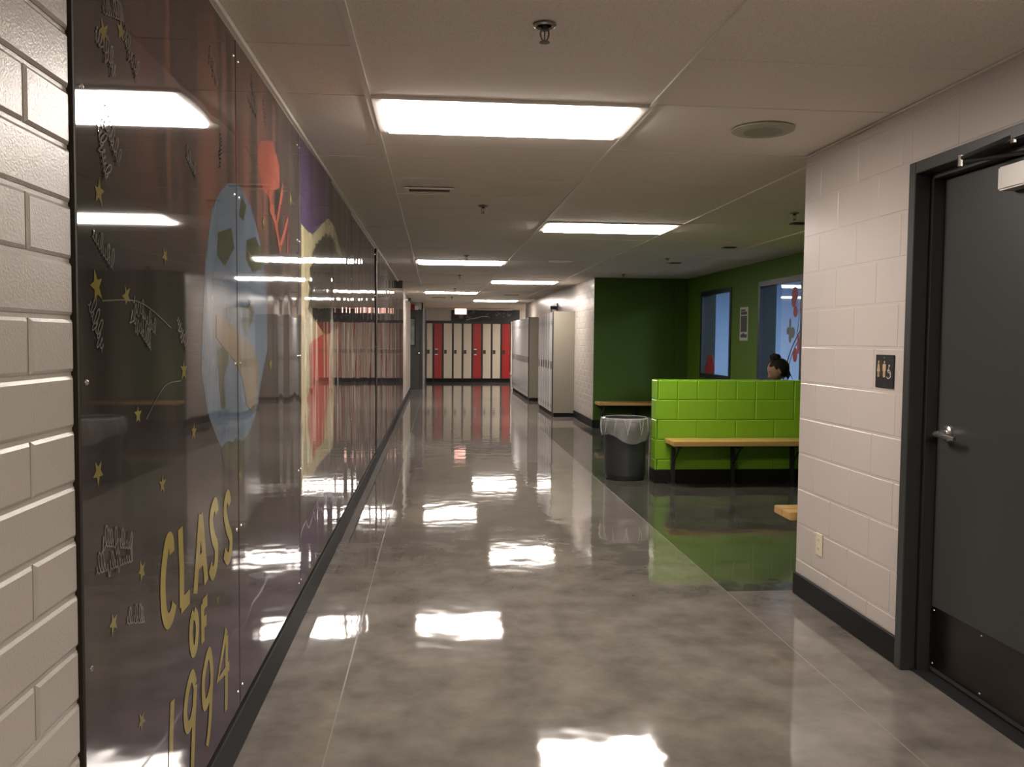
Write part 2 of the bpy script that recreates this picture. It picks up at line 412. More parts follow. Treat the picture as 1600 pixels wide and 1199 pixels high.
for rx0, rx1, ry0, ry1 in REG:
    j0, j1 = math.floor((ry0-GY0)/TY), math.ceil((ry1-GY0)/TY)
    i1 = math.ceil((rx1-GXL)/TX)
    for j in range(j0, j1):
        for i in range(-1, i1):
            if light_cell(i, j): continue
            x0, x1 = max(rx0, GXL+i*TX), min(rx1, GXL+(i+1)*TX); y0, y1 = max(ry0, GY0+j*TY), min(ry1, GY0+(j+1)*TY)
            if x1-x0 < .02 or y1-y0 < .02: continue
            tile(x0+.004, x1-.004, y0+.004, y1-.004)
    for i in range(0, i1):
        x = GXL+i*TX
        if rx0 < x < rx1: box('main_runner', grid_m, x-.012, x+.012, ry0, ry1, CZ-.003, CZ+.03, ceiling)
    b = MB()
    for j in range(j0, j1+1):
        y = GY0+j*TY
        if ry0 < y < ry1: b.box(rx0, rx1, y-.009, y+.009, CZ+.010, CZ+.030)
    tag(b.build('cross_tees', grid_m, ceiling), kind='stuff')
# wall angle along the tops of the walls
def trim(name, *bx):
    b = MB()
    for q in bx: b.box(*q)
    return struct(name, grid_m, b)
trim('trim_1', (LW, LW+.028, YB, 22.9, CZ-.02, CZ-.001), (LW, LW+.012, 1.65, 17.4, CZ-.035, CZ-.02))
trim('trim_2', (RW-.012, RW, YB, Y1, CZ-.004, CZ), (GX-.012, GX, Y1, Y2, CZ-.004, CZ), (FW, GX, Y2-.062, Y2, CZ-.004, CZ), (FW-.012, FW, Y2, 24.3, CZ-.004, CZ))
trim('trim_3', (-.375, FW, YE-.35, YE, CZ-.04, CZ-.002))

# ---------------------------------------------------------------- ceiling lights
def ceiling_light(i, j, label):
    x0, y0 = GXL+i*TX, GY0+j*TY
    t = empty('ceiling_light', (x0+TX/2, y0+TY/2, CZ)); tag(t, label, 'light', 'recessed fluorescent lights down the corridor')
    hx, hy = TX/2-.012, TY/2-.012
    b = MB(); f = .036
    b.box(-hx, hx, -hy, -hy+f, -.006, .05); b.box(-hx, hx, hy-f, hy, -.006, .05); b.box(-hx, -hx+f, -hy+f, hy-f, -.006, .05); b.box(hx-f, hx, -hy+f, hy-f, -.006, .05)
    b.box(-hx, hx, -hy, hy, .05, .09)
    b.build('frame', fix_m, t)
    box('diffuser', diff_m, -hx+.044, hx-.044, -hy+.036, hy-.036, -.018, .010, t, .004)
    return t
for i, j, lab in ((0, 1, 'large lit ceiling light nearest the viewer, the biggest bright rectangle overhead'),
                  (1, 7, 'lit ceiling light on the right, second nearest, beside the dark alcove ceiling'),
                  (0, 13, 'lit ceiling light on the left side, third from the viewer'),
                  (1, 19, 'lit ceiling light next to the white block wall, fourth from the viewer'),
                  (0, 25, 'lit ceiling light on the left, fifth from the viewer, before the far lockers'),
                  (1, 31, 'farthest lit ceiling light, right in front of the exit sign wall'),
                  (3, 35, 'added ceiling light brightening the corridor end, near half of the added side passage, out of view'), (3, 39, 'added ceiling light brightening the corridor end, far half of the added side passage, out of view'),  # both added, unseen, to brighten the lockers at the corridor end
                  (1, -5, 'lit ceiling light above and to the right of the viewer, out of view'),
                  (0, -11, 'lit ceiling light behind the viewer, out of view')):
    ceiling_light(i, j, lab)

# ---------------------------------------------------------------- windows of the alcove and the office behind them
glass = thin_clear('window_glass', (.93, .96, .97))
frame_blue = mat('blue_grey_window_frame', (.022, .026, .032), .4)
jamb_m = mat('slate_blue_jamb', (.016, .021, .024), .45)
decal_red = mat('red_flower_film', (.32, .045, .055), .5); decal_grey = mat('grey_flower_film', (.14, .15, .15), .5)
decal_stem = mat('dark_stem_film', (.015, .025, .05), .5)
def window(name, y0, y1):
    wn = tag(empty(name), kind='structure')
    f = .055
    b = MB()
    for q in ((y0-.01, y0+f, WZ0-.01, WZ1+.01), (y1-f, y1+.01, WZ0-.01, WZ1+.01), (y0+f, y1-f, WZ0-.01, WZ0+f), (y0+f, y1-f, WZ1-f, WZ1+.01)):
        b.box(GX-.012, GX+.05, *q)
    b.build('window_frame', frame_blue, wn)
    b = MB(); b.box(GX+.05, GX+.215, y1-.03, y1-.004, WZ0, WZ1); b.box(GX+.05, GX+.215, y0+.004, y0+.03, WZ0, WZ1)
    b.box(GX+.05, GX+.215, y0+.03, y1-.03, WZ0+.001, WZ0+.03); b.box(GX+.05, GX+.215, y0+.03, y1-.03, WZ1-.03, WZ1-.001)
    b.build('reveal_lining', jamb_m, wn)
    box('pane', glass, GX+.020, GX+.026, y0+f-.005, y1-f+.005, WZ0+f-.005, WZ1-f+.005, wn)
    return wn
w1 = window('window_1', *WIN[0]); w2 = window('window_2', *WIN[1])
PETN = [0]
def petal(par, m, y, z, ry, rz, x=GX+.0185):
    PETN[0] += 1; x -= .00035*(PETN[0] % 8)
    b = MB(); b.prism([(y+ry*math.cos(2*PI*k/16), z+rz*math.sin(2*PI*k/16)) for k in range(16)], 'X', x-.0003, x); return b.build('flower_decal', m, par)
for y, z, ry, rz in ((12.50, 1.13, .14, .10), (12.40, 1.03, .12, .09), (12.62, 1.00, .13, .09), (12.45, .98, .15, .08)): petal(w1, decal_red, y, z, ry, rz)
for y, z, ry, rz in ((9.50, 1.97, .085, .085), (9.52, 1.90, .07, .08), (9.47, 1.77, .06, .065), (9.46, 1.275, .065, .085), (9.375, 1.40, .035, .12), (9.33, 1.83, .03, .1)): petal(w2, decal_red, y, z, ry, rz)
for y, z, ry, rz in ((9.61, 1.63, .03, .07), (9.66, 1.55, .045, .045), (9.54, 1.53, .075, .065), (9.60, 1.47, .04, .06)): petal(w2, decal_grey, y, z, ry, rz, GX+.0175)
def stem(pts, wd):
    bm = bmesh.new(); ribbon(bm, smooth_path(pts, 6), wd, GX+.0182)
    m_ = MB(); m_.bm.free(); m_.bm = bm; m_.build('stem_decal', decal_stem, w2)
stem([(9.72, 1.10), (9.58, 1.32), (9.44, 1.46), (9.34, 1.55)], .022)
stem([(9.68, 1.06), (9.54, 1.28), (9.40, 1.42), (9.31, 1.46)], .016)
stem([(9.42, 1.50), (9.38, 1.66), (9.38, 1.80)], .016)
office_paint = mat('pale_blue_office_paint', (.36, .47, .64), .6)
office_carpet = mat('grey_office_carpet', (.12, .12, .13), .9, noise=(60, (.16, .16, .17), .2))
office_ceil = mat('office_ceiling_board', (.6, .62, .66), .9)
OX0, OX1, OY0, OY1 = GX+.2, 9.0, 7.5, 17.5
struct('floor_office', office_carpet, MB().box(OX0, OX1, OY0, OY1, -.15, 0))
struct('ceiling_office', office_ceil, MB().box(OX0, OX1, OY0, OY1, 2.75, 2.85))
struct('wall_office_end', office_paint, MB().box(OX0, OX1, OY1, OY1+.1, 0, 2.75))
struct('wall_office_near', office_paint, MB().box(OX0, OX1, OY0-.1, OY0, 0, 2.75))
struct('wall_office_right', office_paint, MB().box(OX1, OX1+.1, OY0-.1, OY1+.1, 0, 2.75))
struct('wall_office_left', office_paint, MB().box(OX0, OX0+.1, Y2+.2, OY1, 0, 2.75))
off_diff = emission('cool_office_diffuser', OFFICE_COL, OFFICE_LAMP)
for k, (x, y) in enumerate(((6.6, 13.6), (6.6, 9.6))):
    t = empty('office_light', (x, y, 2.75)); tag(t, ('cool white ceiling light in the blue office, above its far half', 'cool white ceiling light in the blue office, above its near half')[k], 'light', 'office ceiling lights')
    b = MB(); b.box(-.6, .6, -.3, -.27, -.05, 0); b.box(-.6, .6, .27, .3, -.05, 0); b.box(-.6, -.57, -.27, .27, -.05, 0); b.box(.57, .6, -.27, .27, -.05, 0); b.build('frame', fix_m, t)
    box('diffuser', off_diff, -.57, .57, -.27, .27, -.045, -.04, t)

# ---------------------------------------------------------------- near right door
door = tag(empty('door_1'), kind='structure')
DY0, DY1 = 2.43, 3.525
b = MB()
for y0, y1 in ((DY1-.05, DY1), (DY0, DY0+.05)): b.box(RW-.018, RW+.05, y0, y1, 0, 2.185, .003)
b.box(RW-.018, RW+.05, DY0+.05, DY1-.05, 2.135, 2.185, .003)
b.build('door_frame', grey_frame, door)
b = MB()
for y0, y1 in ((DY1-.075, DY1-.002), (DY0+.002, DY0+.075)): b.box(RW+.05, RW+.2, y0, y1, 0, 2.183)
b.box(RW+.05, RW+.2, DY0+.07, DY1-.07, 2.112, 2.183)
b.build('door_stop', grey_frame, door)
box('door_leaf', grey_paint, RW+.098, RW+.142, DY0+.078, DY1-.078, .012, 2.108, door, .002)
box('threshold', steel_dark, RW+.03, RW+.2, DY0+.05, DY1-.05, 0, .006, door)
kick_m = mat('dark_brushed_kick_plate', (.12, .11, .105), .22, metal=1, bump=(30, .02, .004))
kp = box('kick_plate', kick_m, RW+.0955, RW+.098, DY0+.095, DY1-.09, .035, .295, door)
for y in (DY0+.11, 2.8, 3.1, DY1-.105):
    for z in (.05, .28): MB().lathe([(.005, 0), (.004, -.0025), (0, -.003)], 8, (RW+.0955, y, z), 'X').build('screw', chrome, kp)
lv = MB(); LYc, LZ = 3.365, 1.045
lv.lathe([(.034, 0), (.034, -.008), (.026, -.014), (.015, -.016), (.015, -.05), (.012, -.056), (0, -.056)], 20, (RW+.098, LYc, LZ), 'X')
lh = lv.build('lever_handle', chrome, door, True)
b = MB(); b.tube([(RW+.046, LYc+.012, LZ-.004), (RW+.044, LYc-.03, LZ-.004), (RW+.046, LYc-.075, LZ-.006), (RW+.052, LYc-.115, LZ-.01)], [.011, .0105, .0095, .009], 10); b.build('lever', chrome, lh, True)
b = MB(); b.lathe([(.030, 0), (.028, -.004), (.012, -.006), (.010, -.011), (0, -.011)], 18, (RW+.098, LYc, LZ+.0), 'X')
b.build('rosette', chrome, lh, True)
closer_m = mat('aluminium_closer_body', (.55, .52, .49), .38, metal=.35)
dc = box('door_closer', closer_m, RW+.035, RW+.098, 2.66, 3.02, 1.985, 2.072, door, .006, 2)
b = MB(); b.tube([(RW-.03, 3.14, 2.128), (RW-.012, 2.86, 2.150)], .010, 8); b.tube([(RW-.03, 3.12, 2.112), (RW+.05, 2.78, 2.088)], .007, 8)
b.build('closer_arm', steel_dark, dc, True)
b = MB(); b.tube([(RW-.03, 3.14, 2.098), (RW-.03, 3.14, 2.14)], .012, 10); b.tube([(RW-.012, 2.865, 2.126), (RW-.012, 2.865, 2.168)], .012, 10); b.tube([(RW+.05, 2.78, 2.07), (RW+.05, 2.78, 2.098)], .014, 10)
b.build('arm_joint', chrome, dc, True)
b = MB(); b.box(RW-.026, RW+.02, 2.72, 2.86, 2.14, 2.165); b.build('arm_shoe', steel_dark, dc)

# restroom sign
sg = empty('restroom_sign', (RW-.004, 3.695, 1.217)); tag(sg, 'small black restroom plaque with tan pictograms on the white wall beside the door', 'sign')
box('plate', black_plastic, -.005, 0, -.0775, .0775, 0, .15, sg, .0015)
tan = mat('tan_pictogram', (.42, .30, .17), .45); pale = mat('pale_pictogram', (.5, .47, .42), .4)
# viewed from the corridor +y runs to the left
def picto(name, parts, m):
    b = MB()
    for p in parts: b.prism(p, 'X', -.0062, -.005)
    return b.build(name, m, sg)
def disc(y, z, r, n=14, rz=None): return [(y+r*math.cos(2*PI*k/n), z+(rz or r)*math.sin(2*PI*k/n)) for k in range(n)]
def rect(y0, y1, z0, z1): return [(y0, z0), (y1, z0), (y1, z1), (y0, z1)]
picto('woman_pictogram', [disc(.050, .116, .0062), [(.056, .108), (.044, .108), (.036, .074), (.064, .074)], rect(.052, .057, .048, .074), rect(.043, .048, .048, .074)], tan)
picto('divider_pictogram', [rect(.0255, .0285, .048, .122)], mat('dark_tan_pictogram', (.16, .10, .05), .5))
picto('man_pictogram', [disc(0, .116, .0062), rect(-.014, .014, .078, .108), rect(.001, .009, .048, .078), rect(-.009, -.001, .048, .078)], tan)
b = MB(); cyc = [(-.038+.019*math.cos(a), .063+.019*math.sin(a)) for a in [2*PI*k/20 for k in range(21)]]
ribbon(b.bm, cyc[3:19], .0042, -.0062); ribbon(b.bm, [(-.040, .094), (-.034, .072), (-.050, .070), (-.058, .050)], .0055, -.0064); b.prism(disc(-.042, .101, .0052), 'X', -.0062, -.005)
b.build('wheelchair_pictogram', pale, sg)
for z in (.014, .136): MB().lathe([(.0035, 0), (.003, -.002), (0, -.0025)], 10, (-.005, 0, z), 'X').build('screw', chrome, sg)
def text_mesh(name, body, size, m, parent, M, ext=.0004, xs=1.0):
    cu = bpy.data.curves.new(name, 'FONT'); cu.body = body; cu.size = size; cu.align_x = 'CENTER'; cu.extrude = ext; cu.resolution_u = 3
    to = bpy.data.objects.new(name, cu); C.objects.link(to); dg = bpy.context.evaluated_depsgraph_get()
    me = bpy.data.meshes.new_from_object(to.evaluated_get(dg)); bpy.data.objects.remove(to); me.materials.clear(); me.materials.append(m)
    me.transform(Matrix.Diagonal((xs, 1, 1, 1)))
    o = link(bpy.data.objects.new(name, me), parent); o.matrix_local = M; return o
def face_matrix(u, n, loc):
    u = Vector(u); n = Vector(n); up = n.cross(u); M = Matrix.Identity(4)
    for i, v in enumerate((u, up, n)): M[0][i], M[1][i], M[2][i] = v
    M.translation = loc; return M
text_mesh('raised_word', 'Restroom', .015, mat('dark_raised_letters', (.05, .05, .05), .4), sg, face_matrix((0, -1, 0), (-1, 0, 0), (-.0056, .005, .030)))

# outlet
ivory = mat('ivory_outlet_plastic', (.62, .55, .40), .35)
ot = empty('wall_outlet', (RW-.004, 4.302, .292)); tag(ot, 'ivory duplex wall outlet low on the white block wall', 'outlet')
box('cover_plate', ivory, -.006, 0, -.036, .036, 0, .118, ot, .002)
for z in (.036, .082):
    r_ = MB().box(-.008, -.006, -.017, .017, z-.015, z+.015, .0008).build('receptacle', ivory, ot)
    b = MB()
    for y in (-.006, .006): b.box(-.0085, -.008, y-.0012, y+.0012, z-.004, z+.006)
    b.build('slot', black_plastic, r_)

# ---------------------------------------------------------------- mural panels on the left wall
PX = -.664                       # front of the gloss sheets
ground = mural_mat('mural_dark_ground', (.037, .031, .0285), ground=True)
def pm(name, col, col2=None): return mural_mat('mural_'+name, col, (6, col2) if col2 else None)
M_yel = pm('yellow', (.26, .205, .055), (.31, .25, .075)); M_star = pm('ochre_star', (.15, .125, .035), (.21, .175, .06)); M_chalk = pm('chalk', (.10, .09, .085), (.20, .185, .175))
M_blue = pm('sky_blue', (.075, .10, .135), (.11, .145, .185)); M_land = pm('olive', (.035, .038, .022), (.06, .06, .035)); M_arm = pm('tan', (.13, .10, .07), (.17, .13, .09))
M_red = pm('salmon_red', (.19, .05, .035), (.26, .08, .06)); M_pur = pm('purple', (.050, .030, .085), (.085, .06, .12)); M_cream = pm('cream', (.30, .27, .155), (.38, .34, .21))
M_tree = pm('dark_tree', (.018, .020, .014), (.035, .034, .025)); M_red2 = pm('coral', (.27, .06, .04), (.34, .10, .07)); M_plain = pm('grey_violet', (.040, .036, .038), (.060, .054, .056))
edge_m = mat('dark_bronze_edge_trim', (.02, .014, .010), .65, spec=.2)
SEAMS = [1.655, 2.932, 4.220, 6.80, 8.20, 9.50, 9.66, 10.94, 12.22, 13.5, 14.78, 16.06, 17.34]
PB, PT = .165, 2.402
PLAB = ['glossy dark mural panel with yellow CLASS OF 1994 lettering beside the near block wall',
        'glossy dark mural panel with red brush lettering and the right half of the globe',
        'wide glossy mural panel with purple, cream and coral paint and a dark tree',
        'narrow plain glossy panel just past the painted tree panel',
        'plain glossy panel right before the dark upright strip on the left wall',
        'plain glossy panel right after the dark upright strip on the left wall',
        'second glossy panel past the dark upright strip, with wavy locker reflections',
        'third glossy panel past the dark upright strip on the left wall',
        'fourth glossy panel past the dark upright strip on the left wall',
        'fifth glossy panel past the dark upright strip on the left wall',
        'last glossy panel of the left wall, ending at the white blockwork']
panels = []; spans = [(a, c) for a, c in zip(SEAMS, SEAMS[1:]) if not (a == 9.50)]
for k, (a, c) in enumerate(spans):
    t = empty('mural_panel', (0, 0, 0)); tag(t, PLAB[k], 'panel', 'gloss covered mural panels along the left wall')
    top = PT-(.02 if k in (3, 4) else 0)
    g = .005 if k < 3 else .002
    box('painted_sheet', ground if k < 2 else M_plain, LW+.001, PX, a+g, c-g, PB, top, t)
    if k < 5:
        zs = (.22, .775, 1.332, 1.888, 2.34)
        for y in (a+.035, c-.030):
            for z in zs:
                MB().lathe([(.0058, 0), (.005, .002), (.002, .0035), (0, .0035)], 10, (PX, y, z), 'X').build('screw', chrome, t, True)
    panels.append(t)
b = MB(); b.box(LW, PX+.006, 9.51, 9.65, PB-.03, 2.41); tag(b.build('trim_4', edge_m), kind='structure')
b = MB(); b.box(LW, PX+.001, 1.6475, 1.656, PB-.02, 2.41); tag(b.build('trim_5', edge_m), kind='structure')
b = MB(); b.box(LW, LW+.008, 1.655, 17.34, .135, PB, 0); tag(b.build('trim_6', edge_m), kind='structure')

LETTERS=[('C',[[(2.196,0.875),(2.19,0.908),(2.16,0.908),(2.131,0.854),(2.122,0.799),(2.132,0.74),(2.158,0.712),(2.19,0.718),(2.21,0.742)]]),('L',[[(2.268,0.922),(2.278,0.814),(2.276,0.712)],[(2.268,0.715),(2.347,0.718)]]),('A',[[(2.462,0.919),(2.4,0.709)],[(2.462,0.919),(2.514,0.709)],[(2.426,0.784),(2.493,0.79)]]),('S',[[(2.641,0.886),(2.626,0.917),(2.594,0.909),(2.574,0.875),(2.596,0.821),(2.629,0.784),(2.622,0.735),(2.586,0.713),(2.556,0.742)]]),('S2',[[(2.803,0.881),(2.783,0.913),(2.753,0.902),(2.74,0.865),(2.773,0.809),(2.812,0.77),(2.804,0.726),(2.77,0.711),(2.726,0.741)]]),('O',[[(2.385,0.661),(2.362,0.642),(2.354,0.6),(2.37,0.558),(2.397,0.558),(2.415,0.598),(2.411,0.636),(2.385,0.661)]]),('F',[[(2.471,0.66),(2.472,0.544)],[(2.471,0.654),(2.522,0.655)],[(2.469,0.6),(2.51,0.6)]]),('1',[[(2.187,0.499),(2.175,0.423),(2.167,0.312)]]),('9',[[(2.391,0.454),(2.361,0.494),(2.316,0.466),(2.294,0.418),(2.309,0.373),(2.345,0.369),(2.38,0.406),(2.391,0.454),(2.372,0.363),(2.351,0.222)]]),('9b',[[(2.563,0.426),(2.556,0.464),(2.532,0.493),(2.48,0.452),(2.469,0.402),(2.484,0.357),(2.522,0.358),(2.556,0.386),(2.565,0.425),(2.537,0.288),(2.504,0.226)]]),('4',[[(2.747,0.49),(2.633,0.369),(2.779,0.36)],[(2.749,0.467),(2.732,0.23)]])]
SHAPES={'globe': [(2.62,1.8),(2.544,1.654),(2.504,1.469),(2.486,1.324),(2.548,1.2),(2.667,1.102),(2.72,1.071),(2.802,1.086),(2.914,1.063),(3.057,1.06),(3.206,1.132),(3.337,1.275),(3.438,1.377),(3.433,1.64),(3.363,1.721),(3.29,1.8),(3.16,1.89),(2.98,1.935),(2.83,1.915),(2.72,1.87)],'land1': [(2.687,1.74),(2.856,1.775),(2.9,1.715),(2.765,1.644),(2.671,1.67)],'land2': [(3.082,1.761),(3.229,1.79),(3.347,1.753),(3.345,1.685),(3.187,1.656),(3.062,1.693)],'land3': [(3.018,1.902),(3.086,1.882),(3.032,1.821),(2.964,1.834)],'land4': [(3.022,1.528),(3.183,1.542),(3.181,1.493),(3.071,1.428),(3.003,1.458)],'land5': [(2.661,1.392),(2.785,1.398),(2.812,1.348),(2.739,1.293),(2.763,1.2),(2.708,1.204),(2.684,1.282)],'land6': [(2.703,1.072),(2.774,1.091),(2.832,1.07),(2.894,1.088),(2.99,1.062),(3.094,1.077),(3.11,1.019),(3.038,0.965),(2.859,0.978),(2.742,1.01)],'arm': [(2.657,1.49),(2.759,1.479),(2.922,1.442),(3.141,1.396),(3.272,1.319),(3.249,1.211),(3.17,1.143),(3.062,1.184),(2.997,1.281),(2.902,1.338),(2.756,1.384),(2.654,1.419)],'red': [(3.336,2.163),(3.521,2.208),(3.587,2.201),(3.725,2.152),(3.723,2.057),(3.598,2.022),(3.53,1.979),(3.482,1.977),(3.359,1.987),(3.281,2.056),(3.271,2.107)],'purple': [(4.286,2.395),(5.529,2.424),(5.446,2.281),(5.365,2.161),(5.073,2.083),(4.691,1.976),(4.468,1.969),(4.305,1.984)],'cream': [(4.305,1.982),(4.468,1.969),(4.691,1.976),(5.073,2.083),(5.365,2.156),(5.691,2.149),(5.869,2.082),(6.159,2.002),(6.314,1.902),(6.055,1.77),(5.673,1.12),(5.579,0.709),(4.909,0.703),(4.269,0.637)],'tree': [(4.718,1.898),(4.81,1.921),(4.779,1.939),(4.905,1.949),(4.905,1.971),(5.037,1.982),(5.072,2.018),(5.177,2.016),(5.214,2.049),(5.363,2.048),(5.442,2.077),(5.522,2.052),(5.647,2.066),(5.732,2.003),(6.058,1.97),(6.479,1.915),(6.593,1.802),(5.859,1.489),(5.201,1.433),(4.511,1.571),(4.567,1.607),(4.513,1.629),(4.597,1.684),(4.515,1.712),(4.627,1.736),(4.572,1.783),(4.747,1.84),(4.659,1.858)],'redlow': [(4.56,1.381),(4.772,1.415),(5.228,1.453),(5.568,1.168),(5.218,0.951),(5.128,0.807),(4.782,0.795),(4.707,0.752),(4.615,0.834),(4.549,0.91),(4.507,0.998),(4.575,1.043),(4.466,1.102),(4.532,1.13),(4.601,1.177),(4.558,1.28)],'purplelow': [(4.225,0.472),(4.775,0.51),(5.659,0.531),(6.454,0.396),(5.835,0.284),(5.031,0.214),(4.237,0.207)]}
REDLINES=[[(3.531,2.005),(3.513,1.938),(3.646,1.886),(3.797,2.07)],[(3.653,1.887),(3.715,1.794),(3.919,1.947),(3.915,1.8)],[(3.482,1.996),(3.579,1.935),(3.715,1.807)]]
STARS=[(1.763,1.704),(1.802,2.027),(1.896,2.062),(2.171,1.618),(1.743,1.517),(1.906,1.508),(2.317,1.334),(1.966,1.246),(1.737,1.152),(2.13,1.061),(1.976,0.889),(1.803,0.826),(2.642,0.617),(1.962,0.547),(2.404,1.16),(2.957,0.951),(3.379,1.864),(3.996,2.049),(3.5,1.312)]
SCRIB=[((1.776,2.015),(1.84,1.976)),((1.925,2.054),(1.98,2.006)),((1.827,2.08),(1.869,2.089)),((1.808,1.846),(1.85,1.804)),((1.775,1.825),(1.797,1.751)),((2.378,1.902),(2.443,1.872)),((2.614,2.242),(2.684,2.195)),((2.738,2.023),(2.737,1.968)),((1.708,1.488),(1.766,1.396)),((1.948,1.506),(2.08,1.437)),((1.931,1.473),(2.051,1.4)),((2.267,1.472),(2.342,1.389)),((1.751,1.013),(1.907,0.968)),((1.717,0.964),(1.906,0.941)),((1.882,0.81),(1.98,0.781)),((1.744,1.614),(1.807,1.577)),((3.181,2.332),(3.255,2.284)),((3.118,2.269),(3.287,2.241)),((3.406,2.313),(3.428,2.27)),((1.77,1.491),(2.214,1.442)),((2.019,1.231),(2.288,1.306))]
def panel_of(y):
    for k, (a, c) in enumerate(spans):
        if a <= y <= c: return k
    return 0
def paint(name, key, m, layer, ks, bands=None):
    for k in ks:
        a, c = spans[k]; P = clip_poly(SHAPES[key], a+.005, c-.005)
        if len(P) < 3: continue
        bm = bmesh.new(); x = PX+.0003*layer
        f = bm.faces.new([bm.verts.new((x, y, z)) for y, z in P]); f.normal_update(); bmesh.ops.triangulate(bm, faces=[f])
        q = MB(); q.bm.free(); q.bm = bm; q.build(name, m, panels[k], out=(1, 0, 0))
paint('painted_globe', 'globe', M_blue, 1, (0, 1))
for s in ('land1', 'land2', 'land3', 'land4', 'land5', 'land6'): paint('painted_land', s, M_land, 2, (0, 1))
paint('painted_arm', 'arm', M_arm, 3, (0, 1))
paint('painted_red_patch', 'red', M_red, 1, (1,))
paint('painted_purple_drip', 'purple', M_pur, 2, (2,)); paint('painted_cream_area', 'cream', M_cream, 1, (2,)); paint('painted_tree', 'tree', M_tree, 2, (2,))
paint('painted_coral_area', 'redlow', M_red2, 3, (2,)); paint('painted_purple_area', 'purplelow', M_pur, 2, (2,))
for s in REDLINES:
    bm = bmesh.new(); ribbon(bm, s, .038, PX+.0009); q = MB(); q.bm.free(); q.bm = bm; q.build('painted_red_stroke', M_red, panels[1], out=(1, 0, 0))
for ch, strokes in LETTERS:
    bm = bmesh.new()
    for i, s in enumerate(strokes): ribbon(bm, smooth_path(s, 5) if len(s) > 3 else s, .040 if ch in 'CLASS2' else .034, PX+.0012+.0002*i)
    q = MB(); q.bm.free(); q.bm = bm; q.build('painted_letter' if ch[0] not in '149' else 'painted_numeral', M_yel, panels[0], out=(1, 0, 0))
rs = random.Random(3)
for i, (y, z) in enumerate(STARS):
    P = []; ph = rs.uniform(0, 1); R = .030*rs.uniform(.8, 1.1)
    for k in range(10):
        a = ph+PI*k/5; r = (R if k % 2 == 0 else R*.42)*rs.uniform(.8, 1.15); P.append((y+r*math.cos(a)*1.0, z+r*math.sin(a)))
    bm = bmesh.new(); f = bm.faces.new([bm.verts.new((PX+.0009, *p)) for p in P]); f.normal_update(); bmesh.ops.triangulate(bm, faces=[f])
    q = MB(); q.bm.free(); q.bm = bm; q.build('painted_star', M_star, panels[panel_of(y)], out=(1, 0, 0))
def scribble(y0, z0, y1, z1, h, seed, x=PX+.0014, wd=.0034):
    """an illegible chalk autograph along a slanting line"""
    r = random.Random(seed); L = math.hypot(y1-y0, z1-z0); n = max(5, int(L/(h*.32))); bm = bmesh.new()
    ty, tz = (y1-y0)/L, (z1-z0)/L; pts = []
    tall = [r.choice((.35, .4, .45, .5, .95, 1.1)) for _ in range(n+2)]
    for i in range(n*6+1):
        th = i*PI/3; k = i//6; t = i/(n*6)*L+.26*h*math.sin(th+.5)*tall[k]; v = h*.5*tall[k]*(1-math.cos(th))-h*.3-(h*.35 if tall[k] == .5 else 0)*(math.cos(th) > .5)
        pts.append((y0+ty*t-tz*v, z0+tz*t+ty*v))
    ribbon(bm, smooth_path(pts, 4), wd, x)
    q = MB(); q.bm.free(); q.bm = bm; return q
for i, ((a, b_), (c, d)) in enumerate(SCRIB):
    line = i >= 19
    k = panel_of(a)
    if line:
        bm = bmesh.new(); ribbon(bm, smooth_path([(a, b_), ((a+c)/2, (b_+d)/2+.03), (c, d)], 8), .003, PX+.0014); q = MB(); q.bm.free(); q.bm = bm
    else:
        L = math.hypot(c-a, d-b_); mny, mnz = (a+c)/2, (b_+d)/2; s = max(1, .11/L) if L > 0 else 1
        a, c = mny+(a-mny)*s, mny+(c-mny)*s; b_, d = mnz+(b_-mnz)*s, mnz+(d-mnz)*s
        q = scribble(a, b_, c, d, .038, 100+i)
    q.build('chalk_line' if line else 'chalk_writing', M_chalk, panels[k], out=(1, 0, 0))

# white blockwork past the panels: small dark device on a bracket, black projecting plate, alarm
box_m = mat('white_plastic', (.7, .68, .64), .4)
t = empty('wall_sensor', (LW, 19.2, 2.29)); tag(t, 'small dark knob on a bracket high on the left wall past the panels', 'sensor')
b = MB(); b.tube([(0, 0, 0), (.07, 0, .0)], .018, 10); b.build('bracket', box_m, t); b = MB(); b.lathe([(.03, 0), (.042, .02), (.042, .05), (.02, .07), (0, .07)], 14, (.06, 0, 0), 'X'); b.build('head', black_plastic, t, True)
t = empty('projecting_plate', (LW, 15.0, 2.30)); tag(t, 'small black plate jutting from the top of the left wall', 'plate')
box('plate', black_plastic, .021, .10, -.012, .012, 0, .13, t); box('fixing', steel_dark, .021, .03, -.03, .03, .03, .10, t)
t = empty('fire_alarm', (-.60, 24.0, 2.18)); tag(t, 'red fire alarm horn with white strobe above the grey door at the far left', 'alarm')
box('horn', mat('alarm_red', (.35, .01, .01), .4), -.10, .0, -.055, 0, .03, .20, t, .006); box('strobe', box_m, .0, .10, -.09, 0, .05, .16, t, .01, 2)

